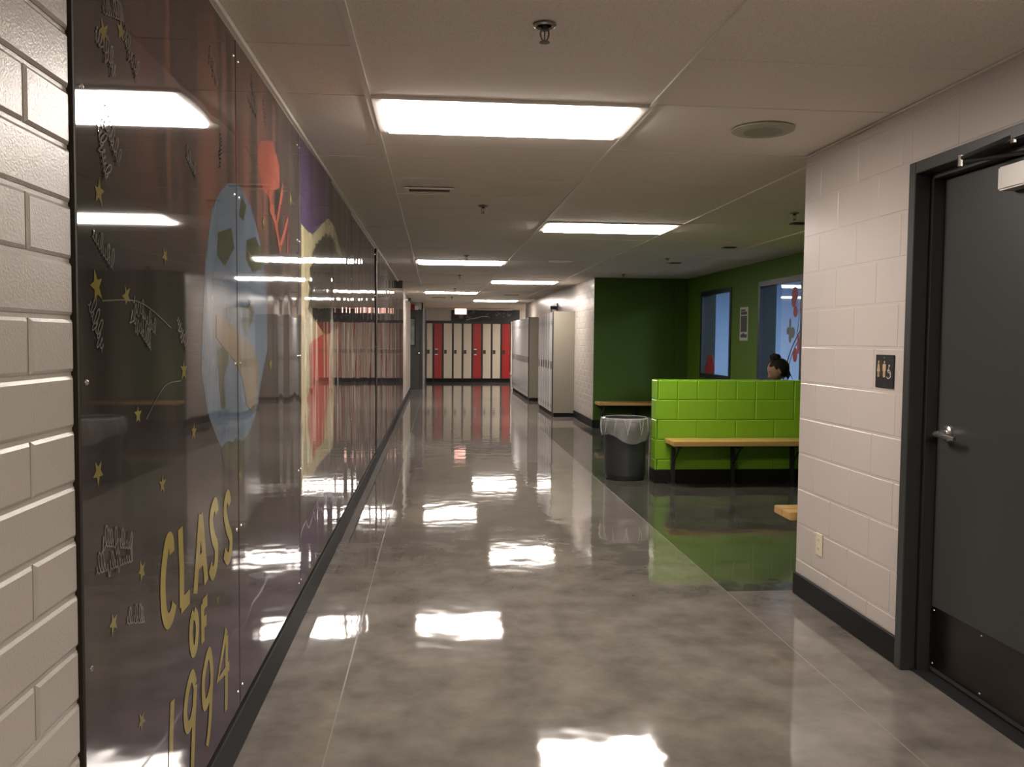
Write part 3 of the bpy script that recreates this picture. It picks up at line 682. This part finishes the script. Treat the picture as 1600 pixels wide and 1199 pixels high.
# ---------------------------------------------------------------- far left grey door and its framed picture
d2 = tag(empty('door_2'), kind='structure')
b = MB(); b.box(-.43, -.375, 23.97, 24.2, 0, 2.24); b.box(-1.38, -1.33, 23.97, 24.2, 0, 2.24); b.box(-1.33, -.43, 23.97, 24.2, 2.18, 2.24); b.build('door_frame', grey_frame, d2)
box('door_leaf', grey_paint, -1.33, -.43, 24.01, 24.05, .01, 2.18, d2)
k_ = MB().lathe([(.03, 0), (.03, -.01), (.012, -.014), (.012, -.04), (.032, -.05), (.034, -.07), (.02, -.085), (0, -.088)], 16, (-.485, 24.01, 1.02), 'Y').build('door_knob', chrome, d2, True)
t = empty('framed_picture', (-.76, 24.0, 1.22)); tag(t, 'black framed picture in greens and greys hanging on the far grey door', 'picture')
b = MB(); b.box(-.2, .2, -.02, 0.008, 0, .04); b.box(-.2, .2, -.02, .008, .75, .79); b.box(-.2, -.16, -.02, .008, .04, .75); b.box(.16, .2, -.02, .008, .04, .75); b.build('frame', black_plastic, t)
box('print', mat('green_and_grey_print', (.07, .13, .04), .4, noise=(5, (.30, .36, .40), .18)), -.16, .16, -.008, 0, .04, .75, t)

# ---------------------------------------------------------------- lockers at the end of the corridor
vent_m = mat('dark_louvre', (.02, .02, .02), .5)
latch_m = mat('dark_latch_plate', (.03, .03, .028), .3)
def end_locker(k, x0, x1, red, y=28.3):
    ords = ('first', 'second', 'third', 'fourth', 'fifth', 'sixth', 'seventh', 'eighth', 'ninth')
    t = empty('locker', ((x0+x1)/2, y, 0)); hw = (x1-x0)/2
    tag(t, ('red' if red else 'cream')+' locker at the corridor end, %s from the left' % ords[k], 'locker', 'black framed lockers across the corridor end')
    b = MB(); e = .028
    b.box(-hw+.001, hw-.001, .02, .42, .11, 2.03); b.box(-hw+.001, -hw+e, 0, .02, .11, 2.03); b.box(hw-e, hw-.001, 0, .02, .11, 2.03); b.box(-hw+e, hw-e, 0, .02, 1.945, 2.03); b.box(-hw+e, hw-e, 0, .02, .11, .125)
    b.build('body', loc_black, t)
    box('plinth', black_base, -hw+.001, hw-.001, .02, .42, 0, .11, t)
    dr = box('door', loc_red if red else loc_cream, -hw+e+.004, hw-e-.004, -.004, .016, .13, 1.94, t, .003)
    h = box('latch', latch_m, -hw+.045, -hw+.125, -.016, -.004, .94, 1.07, dr, .004); 
    return t, dr
xs = [-.342, -.098, .219, .546, .868, 1.188, 1.510, 1.832, 2.150, 2.470]
for k in range(9):
    t, dr = end_locker(k, xs[k], xs[k+1], k in (1, 5, 8))
    if k in (1, 5):
        b = MB(); hw = (xs[k+1]-xs[k])/2; b.box(-hw+.06, -hw+.15, -.006, -.004, 1.075, 1.105); b.box(-hw+.06, -hw+.15, -.006, -.004, .90, .93); b.build('label_strip', box_m, dr)

# chalk mural above the lockers, exit sign
t = empty('chalk_mural', (1.5, YE, 2.03)); tag(t, 'black board with chalk drawings above the far lockers, under the ceiling', 'mural')
board = mat('blackboard_paint', (.016, .015, .016), .45, noise=(3, (.045, .043, .046), .2)); chalk = mat('chalk_mark', (.22, .21, .22), .8); chalk_b = mat('bright_chalk_mark', (.6, .6, .58), .8)
box('board', board, -1.0, 1.3, -.02, -.001, .0, .385, t)
def chalk_line(pts, wd, m, name):
    bm = bmesh.new(); ribbon(bm, [(-x, z) for x, z in pts], wd, 0)
    for v in bm.verts: v.co = Vector((-v.co.y, -.0215, v.co.z))
    q = MB(); q.bm.free(); q.bm = bm; return q.build(name, m, t, out=(0, -1, 0))
chalk_line([(-.5, .04), (-.30, .085), (-.12, .12), (.0, .155), (.25, .16)], .022, chalk_b, 'chalk_roofline')
b = MB(); b.prism(disc(-.68, .15, .085, 18, .075), 'Y', -.0205, -.02); b.build('chalk_moon', chalk, t)
rr = random.Random(11)
for k in range(14):
    x = rr.uniform(-.45, .95); z = rr.uniform(.10, .34); P = []
    for i in range(rr.randint(4, 8)): P.append((x+rr.uniform(-.09, .09), z+rr.uniform(-.07, .07)))
    chalk_line(smooth_path(P, 4), rr.uniform(.010, .030), chalk, 'chalk_figure')
t = empty('exit_sign', (.78, 27.6, CZ)); tag(t, 'lit exit sign with red letters hanging from the ceiling at the corridor end', 'sign')
box('canopy', box_m, -.08, .08, -.03, .03, -.012, -.003, t); b = MB(); b.tube([(-.05, 0, -.012), (-.05, 0, -.03)], .008, 8); b.tube([(.05, 0, -.012), (.05, 0, -.03)], .008, 8); b.build('stem', box_m, t)
box('housing', box_m, -.195, .195, -.03, .03, -.215, -.03, t, .004); 
box('lit_face', emission('exit_face_glow', (1.0, .62, .52), 1.1), -.185, .185, -.032, -.03, -.208, -.037, t)
text_mesh('exit_letters', 'EXIT', .15, emission('exit_red_glow', (1.0, .10, .06), 1.6), t, face_matrix((1, 0, 0), (0, -1, 0), (0, -.0325, -.175)), .0005, 1.05)

# ---------------------------------------------------------------- pale lockers along the right wall
def side_locker(y0, y1, label, group, first=False, xf=2.13, top=1.945):
    t = empty('locker', (xf, y0, 0)); tag(t, label, 'locker', group)
    d = FW-xf; L = y1-y0
    box('body', loc_black, .018, d-.002, .001, L-.001, .075, top, t)
    box('plinth', black_base, .03, d-.014, .001, L-.001, 0, .075, t)
    dr = box('door', loc_grey, 0, .018, (.018 if not first else .03), L-.018, .085, top-.008, t, .003)
    for zz in (1.70, .16):
        b = MB()
        for z in (zz, zz+.028, zz+.056): b.box(-.003, .0005, L/2-.07, L/2+.07, z, z+.014)
        b.build('louvre', vent_m, dr)
    box('latch_recess', latch_m, -.006, .0005, L*.5-.06, L*.5+.07, .88, 1.03, dr, .001)
    if first:
        box('side_panel', loc_end, .012, d-.003, -.012, .0, .075, top+.004, t); box('corner_strip', loc_black, -.004, .014, -.014, .028, .0, top+.002, t)
    return t
g1 = 'pale lockers of the nearer bank on the right wall'
n1 = ['pale grey locker at the near end of the nearer right bank, with wide beige side', 'pale grey locker, second from the near end of the nearer right bank', 'pale grey locker, third from the near end of the nearer right bank', 'pale grey locker, fourth from the near end of the nearer right bank', 'pale grey locker, fifth from the near end of the nearer right bank', 'pale grey locker, farthest one of the nearer right bank']
for k in range(6): side_locker(15.573+k*.36, 15.573+(k+1)*.36, n1[k], g1, k == 0)
g2 = 'pale lockers of the farther bank on the right wall'
on = ('nearest', 'second', 'third', 'fourth', 'fifth', 'sixth', 'seventh', 'eighth', 'ninth', 'tenth', 'eleventh', 'farthest')
for k in range(12): side_locker(19.663+k*.36, 19.663+(k+1)*.36, 'pale grey locker, %s in the farther bank on the right wall' % on[k], g2, k == 0)
t = empty('recycling_bin', (2.27, 24.6, 0)); tag(t, 'small white bin on the floor past the farther pale lockers', 'bin')
b = MB(); b.prism([(-.11, -.13), (.11, -.13), (.11, .13), (-.11, .13)], 'Z', 0, .40)
for v in b.bm.verts:
    if v.co.z > .2: v.co.x *= 1.15; v.co.y *= 1.15
b.build('tub', box_m, t); box('lid', box_m, -.135, .135, -.16, .16, .40, .47, t, .012, 2); box('gap_band', latch_m, -.128, .128, -.151, .151, .37, .385, t)
# doorway between the banks
d3 = tag(empty('door_3'), kind='structure')
b = MB(); b.box(FW-.02, FW+.03, 17.80, 17.86, 0, 2.2); b.box(FW-.02, FW+.03, 18.74, 18.80, 0, 2.2); b.box(FW-.02, FW+.03, 17.86, 18.74, 2.13, 2.2); b.build('door_frame', grey_frame, d3)
box('door_leaf', grey_paint, FW-.006, FW-.001, 17.86, 18.74, .01, 2.13, d3)
t = empty('door_closer_box', (FW-.02, 17.95, 2.10)); tag(t, 'grey metal box at the top of the doorway behind the nearer lockers', 'closer'); box('body', closer_m, -.12, -.001, 0, .3, -.03, .04, t, .005); box('end_cap', black_plastic, -.12, -.001, -.02, 0, -.03, .04, t)

# ---------------------------------------------------------------- benches
def bench(name_label, x0, x1, y0, y1, z, wall_side, legs, dz=.045):
    t = empty('bench', ((x0+x1)/2, (y0+y1)/2, 0)); tag(t, name_label, 'bench', 'maple topped benches of the alcove')
    hx, hy = (x1-x0)/2, (y1-y0)/2
    nb = 2; wd = 2*hy/nb
    for k in range(nb): box('seat_board', wood, -hx, hx, -hy+k*wd+.0008, -hy+(k+1)*wd-.0008, z-dz, z, t, .004, 2)
    s = -1 if wall_side == 'front' else 1
    for lx in legs:
        x = lx-(x0+x1)/2
        b = MB(); b.box(x-.02, x+.02, -hy+.04, hy-.01, z-dz-.03, z-dz); 
        yy = s*(hy-.05) if True else 0
        yb = -s*(hy-.07)
        b.box(x-.018, x+.018, min(yb-.02, yb+.02), max(yb-.02, yb+.02), .012, z-dz-.03)
        b.box(x-.03, x+.03, yb-.05, yb+.05, 0, .012)
        b.tube([(x, yb, .2), (x, s*(hy-.06), z-dz-.02)], .011, 8)
        b.build('bracket', steel_dark, t)
    return t
bench('maple bench along the front of the lime low wall, right of the bin', 2.27, 4.05, 7.96, 8.296, .455, 'front', (2.34, 2.95, 3.56))
bench('maple bench behind the lime low wall, under the seated person', 2.45, 4.05, 8.525, 8.87, .455, 'back', (2.6, 3.25, 3.9))
bench('maple bench along the dark green end wall of the alcove', 2.56, 3.84, 13.22, 13.60, .44, 'front', (2.66, 3.2, 3.72))
bench('maple bench whose tip shows behind the near white wall corner', 2.0, 3.3, 4.625, 4.86, .455, 'back', (2.3, 2.9))

# ---------------------------------------------------------------- bin and its liner
TX0, TY0 = 1.945, 8.62
t = empty('trash_can', (TX0, TY0, 0)); tag(t, 'round dark grey trash can with a clear liner by the lime low wall', 'trash can')
canm = mat('dark_grey_bin_plastic', (.026, .028, .032), .4, bump=(60, .05, .002))
b = MB(); b.lathe([(.185, 0), (.198, .006), (.203, .03), (.222, .60), (.222, .61)], 40); b.lathe([(.212, .61), (.212, .05), (0, .05)], 40); b.build('body', canm, t, True)
b = MB(); b.lathe([(.212, .595), (.232, .60), (.236, .615), (.230, .632), (.214, .632), (.208, .615), (.212, .595)], 40); b.build('rim', canm, t, True)
film = thin_clear('clear_liner_film', (.90, .90, .89), 1.45, .16, .22, (.72, .70, .68))
ln = empty('bin_liner', (TX0, TY0, 0)); tag(ln, 'clear crinkled plastic liner draped over the rim of the dark trash can', 'liner')
def wob(j, a):
    amp = (.0, .0, .004, .012, .020, .026, .030, .034)[min(j, 7)]
    return amp*(math.sin(5*a+.7*j)+.6*math.sin(11*a-1.3*j)+.4*math.sin(23*a+2.1*j))
prof = [(.205, .30), (.207, .58), (.222, .638), (.246, .625), (.252, .58), (.248, .53), (.240, .48), (.236, .44)]
b = MB(); rings = b.lathe(prof, 72, wob=wob)
bmesh.ops.delete(b.bm, geom=[f for f in b.bm.faces if len(f.verts) > 4], context='FACES_ONLY')
for v in b.bm.verts:
    if v.co.z < .47 and v.co.xy.length > .21:
        a = math.atan2(v.co.y, v.co.x); v.co.z -= .05*max(0, math.cos(a+.6))+.03*math.sin(3*a)
b.build('draped_film', film, ln, True)
b = MB()
for k in range(26):
    a = 2*PI*k/26+random.uniform(-.1, .1); a2 = a+random.uniform(-.25, .25); P = []
    for i in range(5):
        tt = i/4; aa = a+(a2-a)*tt; z = .635-.17*tt; r = .252+.006*math.sin(PI*tt)
        P.append((r*math.cos(aa), r*math.sin(aa), z))
    b.tube(P, [.0006, .0018, .0022, .0016, .0005], 5)
tag(b.build('film_crease', thin_clear('liner_crease_film', (.8, .8, .8), 1.6, .1, .55, (.85, .84, .82)), ln, True), kind='stuff')
b = MB(); P = [(.245, -.06, .50), (.238, -.075, .36), (.234, -.07, .22), (.236, -.08, .10), (.232, -.075, .03)]
b.tube(P, [.016, .011, .008, .009, .004], 7); b.build('hanging_strand', film, ln, True)

# ---------------------------------------------------------------- poster
t = empty('poster', (GX-.001, 11.06, 1.435)); tag(t, 'narrow black and white poster on the green wall between the two windows', 'poster')
paper = mat('poster_paper', (.50, .48, .42), .6); ink = mat('poster_ink', (.03, .03, .03), .5)
box('paper', paper, -.002, 0, -.15, .15, 0, .445, t)
for y0, y1, z0, z1 in ((-.115, .115, .115, .33), (-.11, .11, .345, .385), (-.05, .11, .39, .415), (-.115, .115, .04, .085), (-.02, .05, .085, .10)): box('print_block', ink, -.003, -.002, y0, y1, z0, z1, t)

# ---------------------------------------------------------------- ceiling fittings
bronze = mat('sprinkler_metal', (.30, .27, .23), .3, metal=1); dkm = mat('sprinkler_dark_metal', (.05, .045, .04), .4, metal=.6)
def sprinkler(x, y, label):
    t = empty('sprinkler', (x, y, CZ)); tag(t, label, 'sprinkler', 'sprinkler heads in the ceiling')
    b = MB(); b.lathe([(.028, -.001), (.038, -.001), (.038, -.004), (.030, -.008), (.022, -.004), (.022, -.001)], 24); b.build('escutcheon', bronze, t, True)
    b = MB(); b.tube([(0, 0, .02), (0, 0, -.018)], .012, 12); b.build('body', dkm, t, True)
    b = MB(); b.tube([(.011, 0, -.014), (.014, 0, -.03), (.009, 0, -.046), (0, 0, -.052)], .003, 6); b.tube([(-.011, 0, -.014), (-.014, 0, -.03), (-.009, 0, -.046), (0, 0, -.052)], .003, 6); b.tube([(0, 0, -.014), (0, 0, -.05)], .0028, 8)
    b.build('frame_arm', bronze, t, True)
    b = MB(); b.lathe([(0, -.052), (.008, -.053), (.017, -.055), (.017, -.0565), (0, -.0565)], 14); b.build('deflector', dkm, t, True)
for x, y, lab in ((.345, 2.79, 'sprinkler head overhead in the foreground, nearest to the viewer'), (.352, 6.556, 'sprinkler head between the near light and the slot vent, mid ceiling'), (2.81, 6.56, 'sprinkler head in the alcove ceiling next to the white wall corner'), (.36, 10.4, 'sprinkler head just before the third ceiling light'), (.365, 13.6, 'sprinkler head between the third and fifth ceiling lights'), (.37, 17.2, 'sprinkler head just before the fifth ceiling light'), (.37, 20.6, 'sprinkler head farthest down the corridor'), (2.83, 10.36, 'sprinkler head in the middle of the alcove ceiling'), (2.86, 12.97, 'sprinkler head at the green end of the alcove ceiling')):
    sprinkler(x, y, lab)
t = empty('slot_vent', (-.05, 5.90, CZ)); tag(t, 'white slot air vent in the ceiling left of the middle sprinkler', 'vent')
b = MB(); hx, hy = .168, .085; b.box(-hx, hx, -hy, -hy+.03, -.008, -.0005); b.box(-hx, hx, hy-.03, hy, -.008, -.0005); b.box(-hx, -hx+.03, -hy+.03, hy-.03, -.008, -.0005); b.box(hx-.03, hx, -hy+.03, hy-.03, -.008, -.0005); b.build('frame', grid_m, t)
box('slot', mat('vent_shadow', (.035, .03, .027), .7), -hx+.03, hx-.03, -hy+.03, hy-.03, -.003, -.0005, t)
b = MB(); b.box(-hx+.03, hx-.03, -.012, -.004, -.007, -.001); b.box(-hx+.03, hx-.03, .014, .02, -.007, -.001); b.build('blade', mat('vent_blade', (.12, .11, .10), .6), t)
spk1 = mat('speaker_grille_olive', (.36, .36, .29), .6); spk2 = mat('speaker_grille_white', (.8, .78, .72), .4)
for x, y, r, m, m2, lab in ((1.555, 4.02, .147, spk1, mat('speaker_grille_core', (.26, .27, .21), .6), 'round perforated ceiling speaker by the near white wall'), (1.585, 10.93, .15, spk2, spk2, 'round white ceiling speaker right of the third ceiling light')):
    t = empty('ceiling_speaker', (x, y, CZ)); tag(t, lab, 'speaker', 'round ceiling speakers')
    b = MB(); b.lathe([(r, 0), (r, -.006), (r-.01, -.011), (r*.62, -.013), (r*.62, 0)], 40); b.build('ring', m, t, True)
    b = MB(); b.lathe([(r*.62, -.001), (r*.62, -.012), (r*.3, -.015), (0, -.016)], 32); b.build('grille', m2, t, True)
for x, y, lab in ((3.09, 7.12, 'small dark slot in the alcove ceiling nearest the white wall'), (3.15, 9.04, 'small dark slot in the alcove ceiling above the seated person'), (3.09, 10.93, 'small dark slot in the alcove ceiling toward its green end'), (.05, 20.95, 'small dark slot in the far corridor ceiling, left'), (1.70, 19.4, 'small dark slot in the far corridor ceiling, right')):
    t = empty('ceiling_slot', (x, y, CZ)); tag(t, lab, 'vent', 'small ceiling slots'); hx = .07 if x > 2 else .17
    b = MB(); b.box(-hx, hx, -.05, .05, -.006, -.0005, .002); b.build('frame', dkm, t); box('slot', vent_m, -hx+.015, hx-.015, -.03, .03, -.0075, -.006, t)

# ---------------------------------------------------------------- the seated person
def skin_part(joints, edges, root=0, sub=2):
    me = bpy.data.meshes.new('skin'); me.from_pydata([j[0] for j in joints], edges, [])
    o = bpy.data.objects.new('skin', me); C.objects.link(o)
    md = o.modifiers.new('s', 'SKIN'); me.skin_vertices[0].data[root].use_root = True
    for i, j in enumerate(joints): me.skin_vertices[0].data[i].radius = (j[1], j[2] if len(j) > 2 else j[1])
    if sub: s_ = o.modifiers.new('u', 'SUBSURF'); s_.levels = sub
    dg = bpy.context.evaluated_depsgraph_get(); m2 = bpy.data.meshes.new_from_object(o.evaluated_get(dg)); bpy.data.objects.remove(o); return m2
def join_meshes(ms, voxel=None):
    bm = bmesh.new()
    for m in ms: bm.from_mesh(m)
    me = bpy.data.meshes.new('j'); bm.to_mesh(me); bm.free()
    if voxel:
        o = bpy.data.objects.new('j', me); C.objects.link(o); r = o.modifiers.new('r', 'REMESH'); r.mode = 'VOXEL'; r.voxel_size = voxel
        sm = o.modifiers.new('m', 'SMOOTH'); sm.iterations = 3; sm.factor = .5
        dg = bpy.context.evaluated_depsgraph_get(); me = bpy.data.meshes.new_from_object(o.evaluated_get(dg)); bpy.data.objects.remove(o)
        # keep the outer skin only: the largest connected shell
        bm = bmesh.new(); bm.from_mesh(me); bm.verts.ensure_lookup_table(); seen = set(); best = []
        for v in bm.verts:
            if v.index in seen: continue
            st = [v]; seen.add(v.index); comp = []
            while st:
                q = st.pop(); comp.append(q)
                for e in q.link_edges:
                    o2 = e.other_vert(q)
                    if o2.index not in seen: seen.add(o2.index); st.append(o2)
            if len(comp) > len(best): best = comp
        keep = set(best); bmesh.ops.delete(bm, geom=[v for v in bm.verts if v not in keep], context='VERTS'); bm.to_mesh(me); bm.free()
    return me
def finish(name, me, m, parent):
    me.materials.clear(); me.materials.append(m)
    for p in me.polygons: p.use_smooth = True
    return link(bpy.data.objects.new(name, me), parent)
skin = mat('warm_brown_skin', (.20, .11, .068), .5, noise=(30, (.24, .135, .085), .2)); hair = mat('black_hair', (.005, .004, .004), .6, spec=.2, bump=(120, .5, .004)); cloth = mat('black_jacket_cloth', (.010, .010, .012), .8, bump=(200, .3, .002)); jean = mat('dark_jean_cloth', (.02, .025, .045), .8)
person = empty('person', (3.85, 8.75, 0)); tag(person, 'person in a black top with a hair bun, looking down behind the lime wall', 'person')
PO = Vector((3.85, 8.75, 0))
def W(*p): return tuple(Vector(p)-PO)
def head_mesh():
    """local: +x is the face, z up, centre of skull at origin"""
    bm = bmesh.new(); bmesh.ops.create_uvsphere(bm, u_segments=40, v_segments=30, radius=1)
    for v in bm.verts:
        x, y, z = v.co; 
        X, Y, Z = x*.098, y*.074, z*.112
        if z < 0:
            k = -z; Y *= 1-.34*k*k; X = X*(1-.10*k)+(.018*k if x > 0 else -.0*k)
            if x < 0: X *= 1-.45*k
        if x > .2:
            X += .004*math.exp(-((z-.05)/.12)**2)*(1 if abs(y) < .5 else 0)
            X -= .012*math.exp(-((z+.02)/.13)**2)*math.exp(-((abs(y)-.42)/.18)**2)      # eye sockets
            X += .036*math.exp(-((z+.27)/.11)**2)*math.exp(-(y/.15)**2)+.018*math.exp(-((z+.10)/.12)**2)*math.exp(-(y/.11)**2)   # nose
            X += .007*math.exp(-((z+.56)/.06)**2)*math.exp(-(y/.26)**2)                     # lips
            X -= .005*math.exp(-((z+.64)/.03)**2)*math.exp(-(y/.3)**2)
            X += .010*math.exp(-((z+.86)/.12)**2)*math.exp(-(y/.3)**2)                     # chin
        v.co = (X, Y, Z)
    # ears
    for s in (-1, 1):
        r = bmesh.ops.create_uvsphere(bm, u_segments=12, v_segments=10, radius=1)
        for v in r['verts']: v.co = Vector((v.co.x*.018-.008, s*.073+v.co.y*.010, v.co.z*.030-.015))
    me = bpy.data.meshes.new('head'); bm.to_mesh(me); bm.free(); return me
HC = Vector((3.642, 8.86, 1.122))-PO
HM = Matrix.Translation(HC) @ Matrix.Rotation(PI, 4, 'Z') @ Matrix.Rotation(math.radians(30), 4, 'Y')
hm = head_mesh(); hm.transform(HM)
J = [(W(3.95, 8.74, .55), .125, .10), (W(3.92, 8.76, .70), .115, .10), (W(3.86, 8.79, .84), .13, .10), (W(3.80, 8.81, .94), .11, .085), (W(3.745, 8.835, 1.0), .052, .05), (W(3.69, 8.855, 1.06), .050, .05),
     (W(3.80, 8.65, .955), .055), (W(3.76, 8.615, .72), .042), (W(3.60, 8.74, .645), .028),
     (W(3.77, 8.98, .955), .055), (W(3.73, 9.03, .72), .042), (W(3.57, 9.00, .645), .028),
     (W(3.93, 8.66, .54), .085), (W(3.56, 8.97, .545), .058), (W(3.56, 8.985, .30), .052), (W(3.575, 8.99, .09), .036), (W(3.46, 8.99, .045), .036, .030),
     (W(3.92, 8.86, .54), .085), (W(3.66, 9.14, .545), .058), (W(3.655, 9.155, .30), .052), (W(3.67, 9.16, .09), .036), (W(3.555, 9.16, .045), .036, .030)]
E = [(0, 1), (1, 2), (2, 3), (3, 4), (4, 5), (3, 6), (6, 7), (7, 8), (3, 9), (9, 10), (10, 11), (0, 12), (12, 13), (13, 14), (14, 15), (15, 16), (0, 17), (17, 18), (18, 19), (19, 20), (20, 21)]
body_sk = skin_part(J, E)
def hand(wr, d, side):
    """palm and five bent fingers resting on the thigh"""
    wr, d = Vector(wr), Vector(d).normalized(); sd = Vector((0, 0, 1)).cross(d).normalized()*side; dn = Vector((0, 0, -1)); out = []
    pc = wr+d*.05; bm = bmesh.new(); r = bmesh.ops.create_uvsphere(bm, u_segments=14, v_segments=10, radius=1)
    for v in bm.verts: v.co = pc+d*(v.co.x*.052)+sd*(v.co.y*.040)+dn*(v.co.z*.015)
    me = bpy.data.meshes.new('palm'); bm.to_mesh(me); bm.free(); out.append(me)
    for k, (off, ln_) in enumerate(((-.030, .062), (-.010, .074), (.011, .078), (.031, .070))):
        p0 = pc+d*.030+sd*off; p1 = p0+d*ln_*.45+dn*.002; p2 = p1+d*ln_*.32+dn*.014; p3 = p2+d*ln_*.22+dn*.018
        out.append(skin_part([(tuple(p0), .009), (tuple(p1), .0085), (tuple(p2), .0078), (tuple(p3), .0065)], [(0, 1), (1, 2), (2, 3)], 0, 1))
    p0 = pc-d*.02+sd*.030; p1 = p0+d*.03+sd*.026; p2 = p1+d*.028+sd*.008+dn*.006
    out.append(skin_part([(tuple(p0), .0115), (tuple(p1), .0095), (tuple(p2), .0075)], [(0, 1), (1, 2)], 0, 1)); return out
hands = hand(W(3.60, 8.74, .645), (-1, .15, -.10), 1)+hand(W(3.57, 9.00, .645), (-1, .05, -.10), -1)
finish('body', join_meshes([hm, body_sk]+hands, .0055), skin, person)
top_J = [(J[0][0], .150, .122), (J[1][0], .138, .122), (J[2][0], .150, .120), (J[3][0], .130, .102), (W(3.765, 8.825, .985), .064, .060), (J[6][0], .072), (J[7][0], .056), (W(3.635, 8.715, .66), .040), (J[9][0], .072), (J[10][0], .056), (W(3.605, 9.005, .66), .040)]
finish('jacket', join_meshes([skin_part(top_J, [(0, 1), (1, 2), (2, 3), (3, 4), (3, 5), (5, 6), (6, 7), (3, 8), (8, 9), (9, 10)])], .009), cloth, person)
tr_J = [(J[0][0], .145, .118)]+[(J[i][0], J[i][1]+.014) for i in (12, 13, 14)]+[(J[15][0], .052)]+[(J[i][0], J[i][1]+.014) for i in (17, 18, 19)]+[(J[20][0], .052)]
finish('trousers', join_meshes([skin_part(tr_J, [(0, 1), (1, 2), (2, 3), (3, 4), (0, 5), (5, 6), (6, 7), (7, 8)])], .009), jean, person)
shoe_m = mat('white_shoe', (.5, .5, .5), .5)
for i in (16, 21):
    a = Vector(J[i][0]); bm = bmesh.new(); bmesh.ops.create_uvsphere(bm, u_segments=20, v_segments=14, radius=1)
    for v in bm.verts:
        z = max(v.co.z, -.75); v.co = Vector((a.x+.035+v.co.x*.135, a.y+v.co.y*.047, .042+z*.055+(.02 if v.co.x > .3 and v.co.z > 0 else 0)))
    me = bpy.data.meshes.new('shoe'); bm.to_mesh(me); bm.free(); finish('shoe', me, shoe_m, person)
lash = mat('dark_lash_and_brow', (.006, .004, .003), .7)
for nm, zc, xo, ln, r0 in (('eyebrow', .026, .0005, .024, .0034), ('eyelashes', -.012, -.004, .020, .0030)):
    for s in (-1, 1):
        P = []
        for i in range(6):
            yy = s*(.013+ln*i/5); zz = zc+(.006 if nm == 'eyebrow' else -.004)*math.sin(PI*i/5)
            P.append(HM @ Vector((.098*math.sqrt(max(.05, 1-(yy/.074)**2-(zz/.112)**2))+xo-(.006 if abs(yy) > .02 else .003)*(nm != 'eyebrow'), yy, zz)))
        MB().tube(P, [r0*.6, r0, r0, r0, r0*.8, r0*.4], 6).build(nm, lash, person, True)
lipm = mat('muted_lip', (.22, .075, .06), .5)
MB().tube([HM @ Vector((.098*math.sqrt(1-(yy/.074)**2-(.062/.112)**2)+.016-abs(yy)*.35, yy, -.062)) for yy in (-.02, -.01, 0, .01, .02)], [.001, .0035, .0035, .0035, .001], 6).build('lips', lipm, person, True)
# hair: swept-back cap, bun on the crown, loose strands at the nape
bm = bmesh.new(); bmesh.ops.create_uvsphere(bm, u_segments=40, v_segments=30, radius=1)
rh = random.Random(5)
for v in bm.verts:
    x, y, z = v.co; n_ = 1+.03*math.sin(9*y+5*z)+.02*rh.uniform(-1, 1)
    v.co = Vector((x*.120*n_-.020, y*.090*n_, z*.114*n_+.004))
bmesh.ops.delete(bm, geom=[v for v in bm.verts if (v.co.x > .040 and v.co.z < .074-.1*abs(v.co.y)) or (v.co.x > .012 and v.co.z < .02) or v.co.z < -.085], context='VERTS')
me = bpy.data.meshes.new('cap'); bm.to_mesh(me); bm.free(); me.transform(HM)
o = bpy.data.objects.new('cap', me); C.objects.link(o); so = o.modifiers.new('s', 'SOLIDIFY'); so.thickness = .014; so.offset = -1
dg = bpy.context.evaluated_depsgraph_get(); capm = bpy.data.meshes.new_from_object(o.evaluated_get(dg)); bpy.data.objects.remove(o)
finish('hair', capm, hair, person)
bm = bmesh.new(); bmesh.ops.create_icosphere(bm, subdivisions=4, radius=1)
for v in bm.verts:
    d = v.co.normalized(); k = 1+.12*math.sin(7*d.x+3*d.z)+.08*math.sin(11*d.y+5*d.x)
    v.co = Vector((d.x*.052, d.y*.050, d.z*.046))*k+Vector((3.618, 8.86, 1.252))-PO
me = bpy.data.meshes.new('bun'); bm.to_mesh(me); bm.free(); finish('hair_bun', me, hair, person)
b = MB()
for k in range(34):
    a = rh.uniform(-1, 1); s0 = Vector((3.735+rh.uniform(-.01, .02), 8.86+a*.07, 1.13+rh.uniform(-.03, .03)))-PO
    s1 = s0+Vector((rh.uniform(.0, .03), rh.uniform(-.01, .01), -.05)); s2 = s1+Vector((rh.uniform(-.03, .03), rh.uniform(-.015, .015), -rh.uniform(.03, .06)))
    b.tube([s0, s1, s2], [.006, .005, .001], 5)
for k in range(12):
    a = rh.uniform(0, 2*PI); s0 = Vector((3.63+.04*math.cos(a), 8.86+.03*math.sin(a), 1.235))-PO; s1 = s0+Vector((.02*math.cos(a), .02*math.sin(a), .025)); s2 = s1+Vector((rh.uniform(-.02, .03), 0, rh.uniform(-.01, .02))); b.tube([s0, s1, s2], [.003, .0025, .0006], 4)
tag(b.build('loose_strands', hair, person, True), kind='stuff')
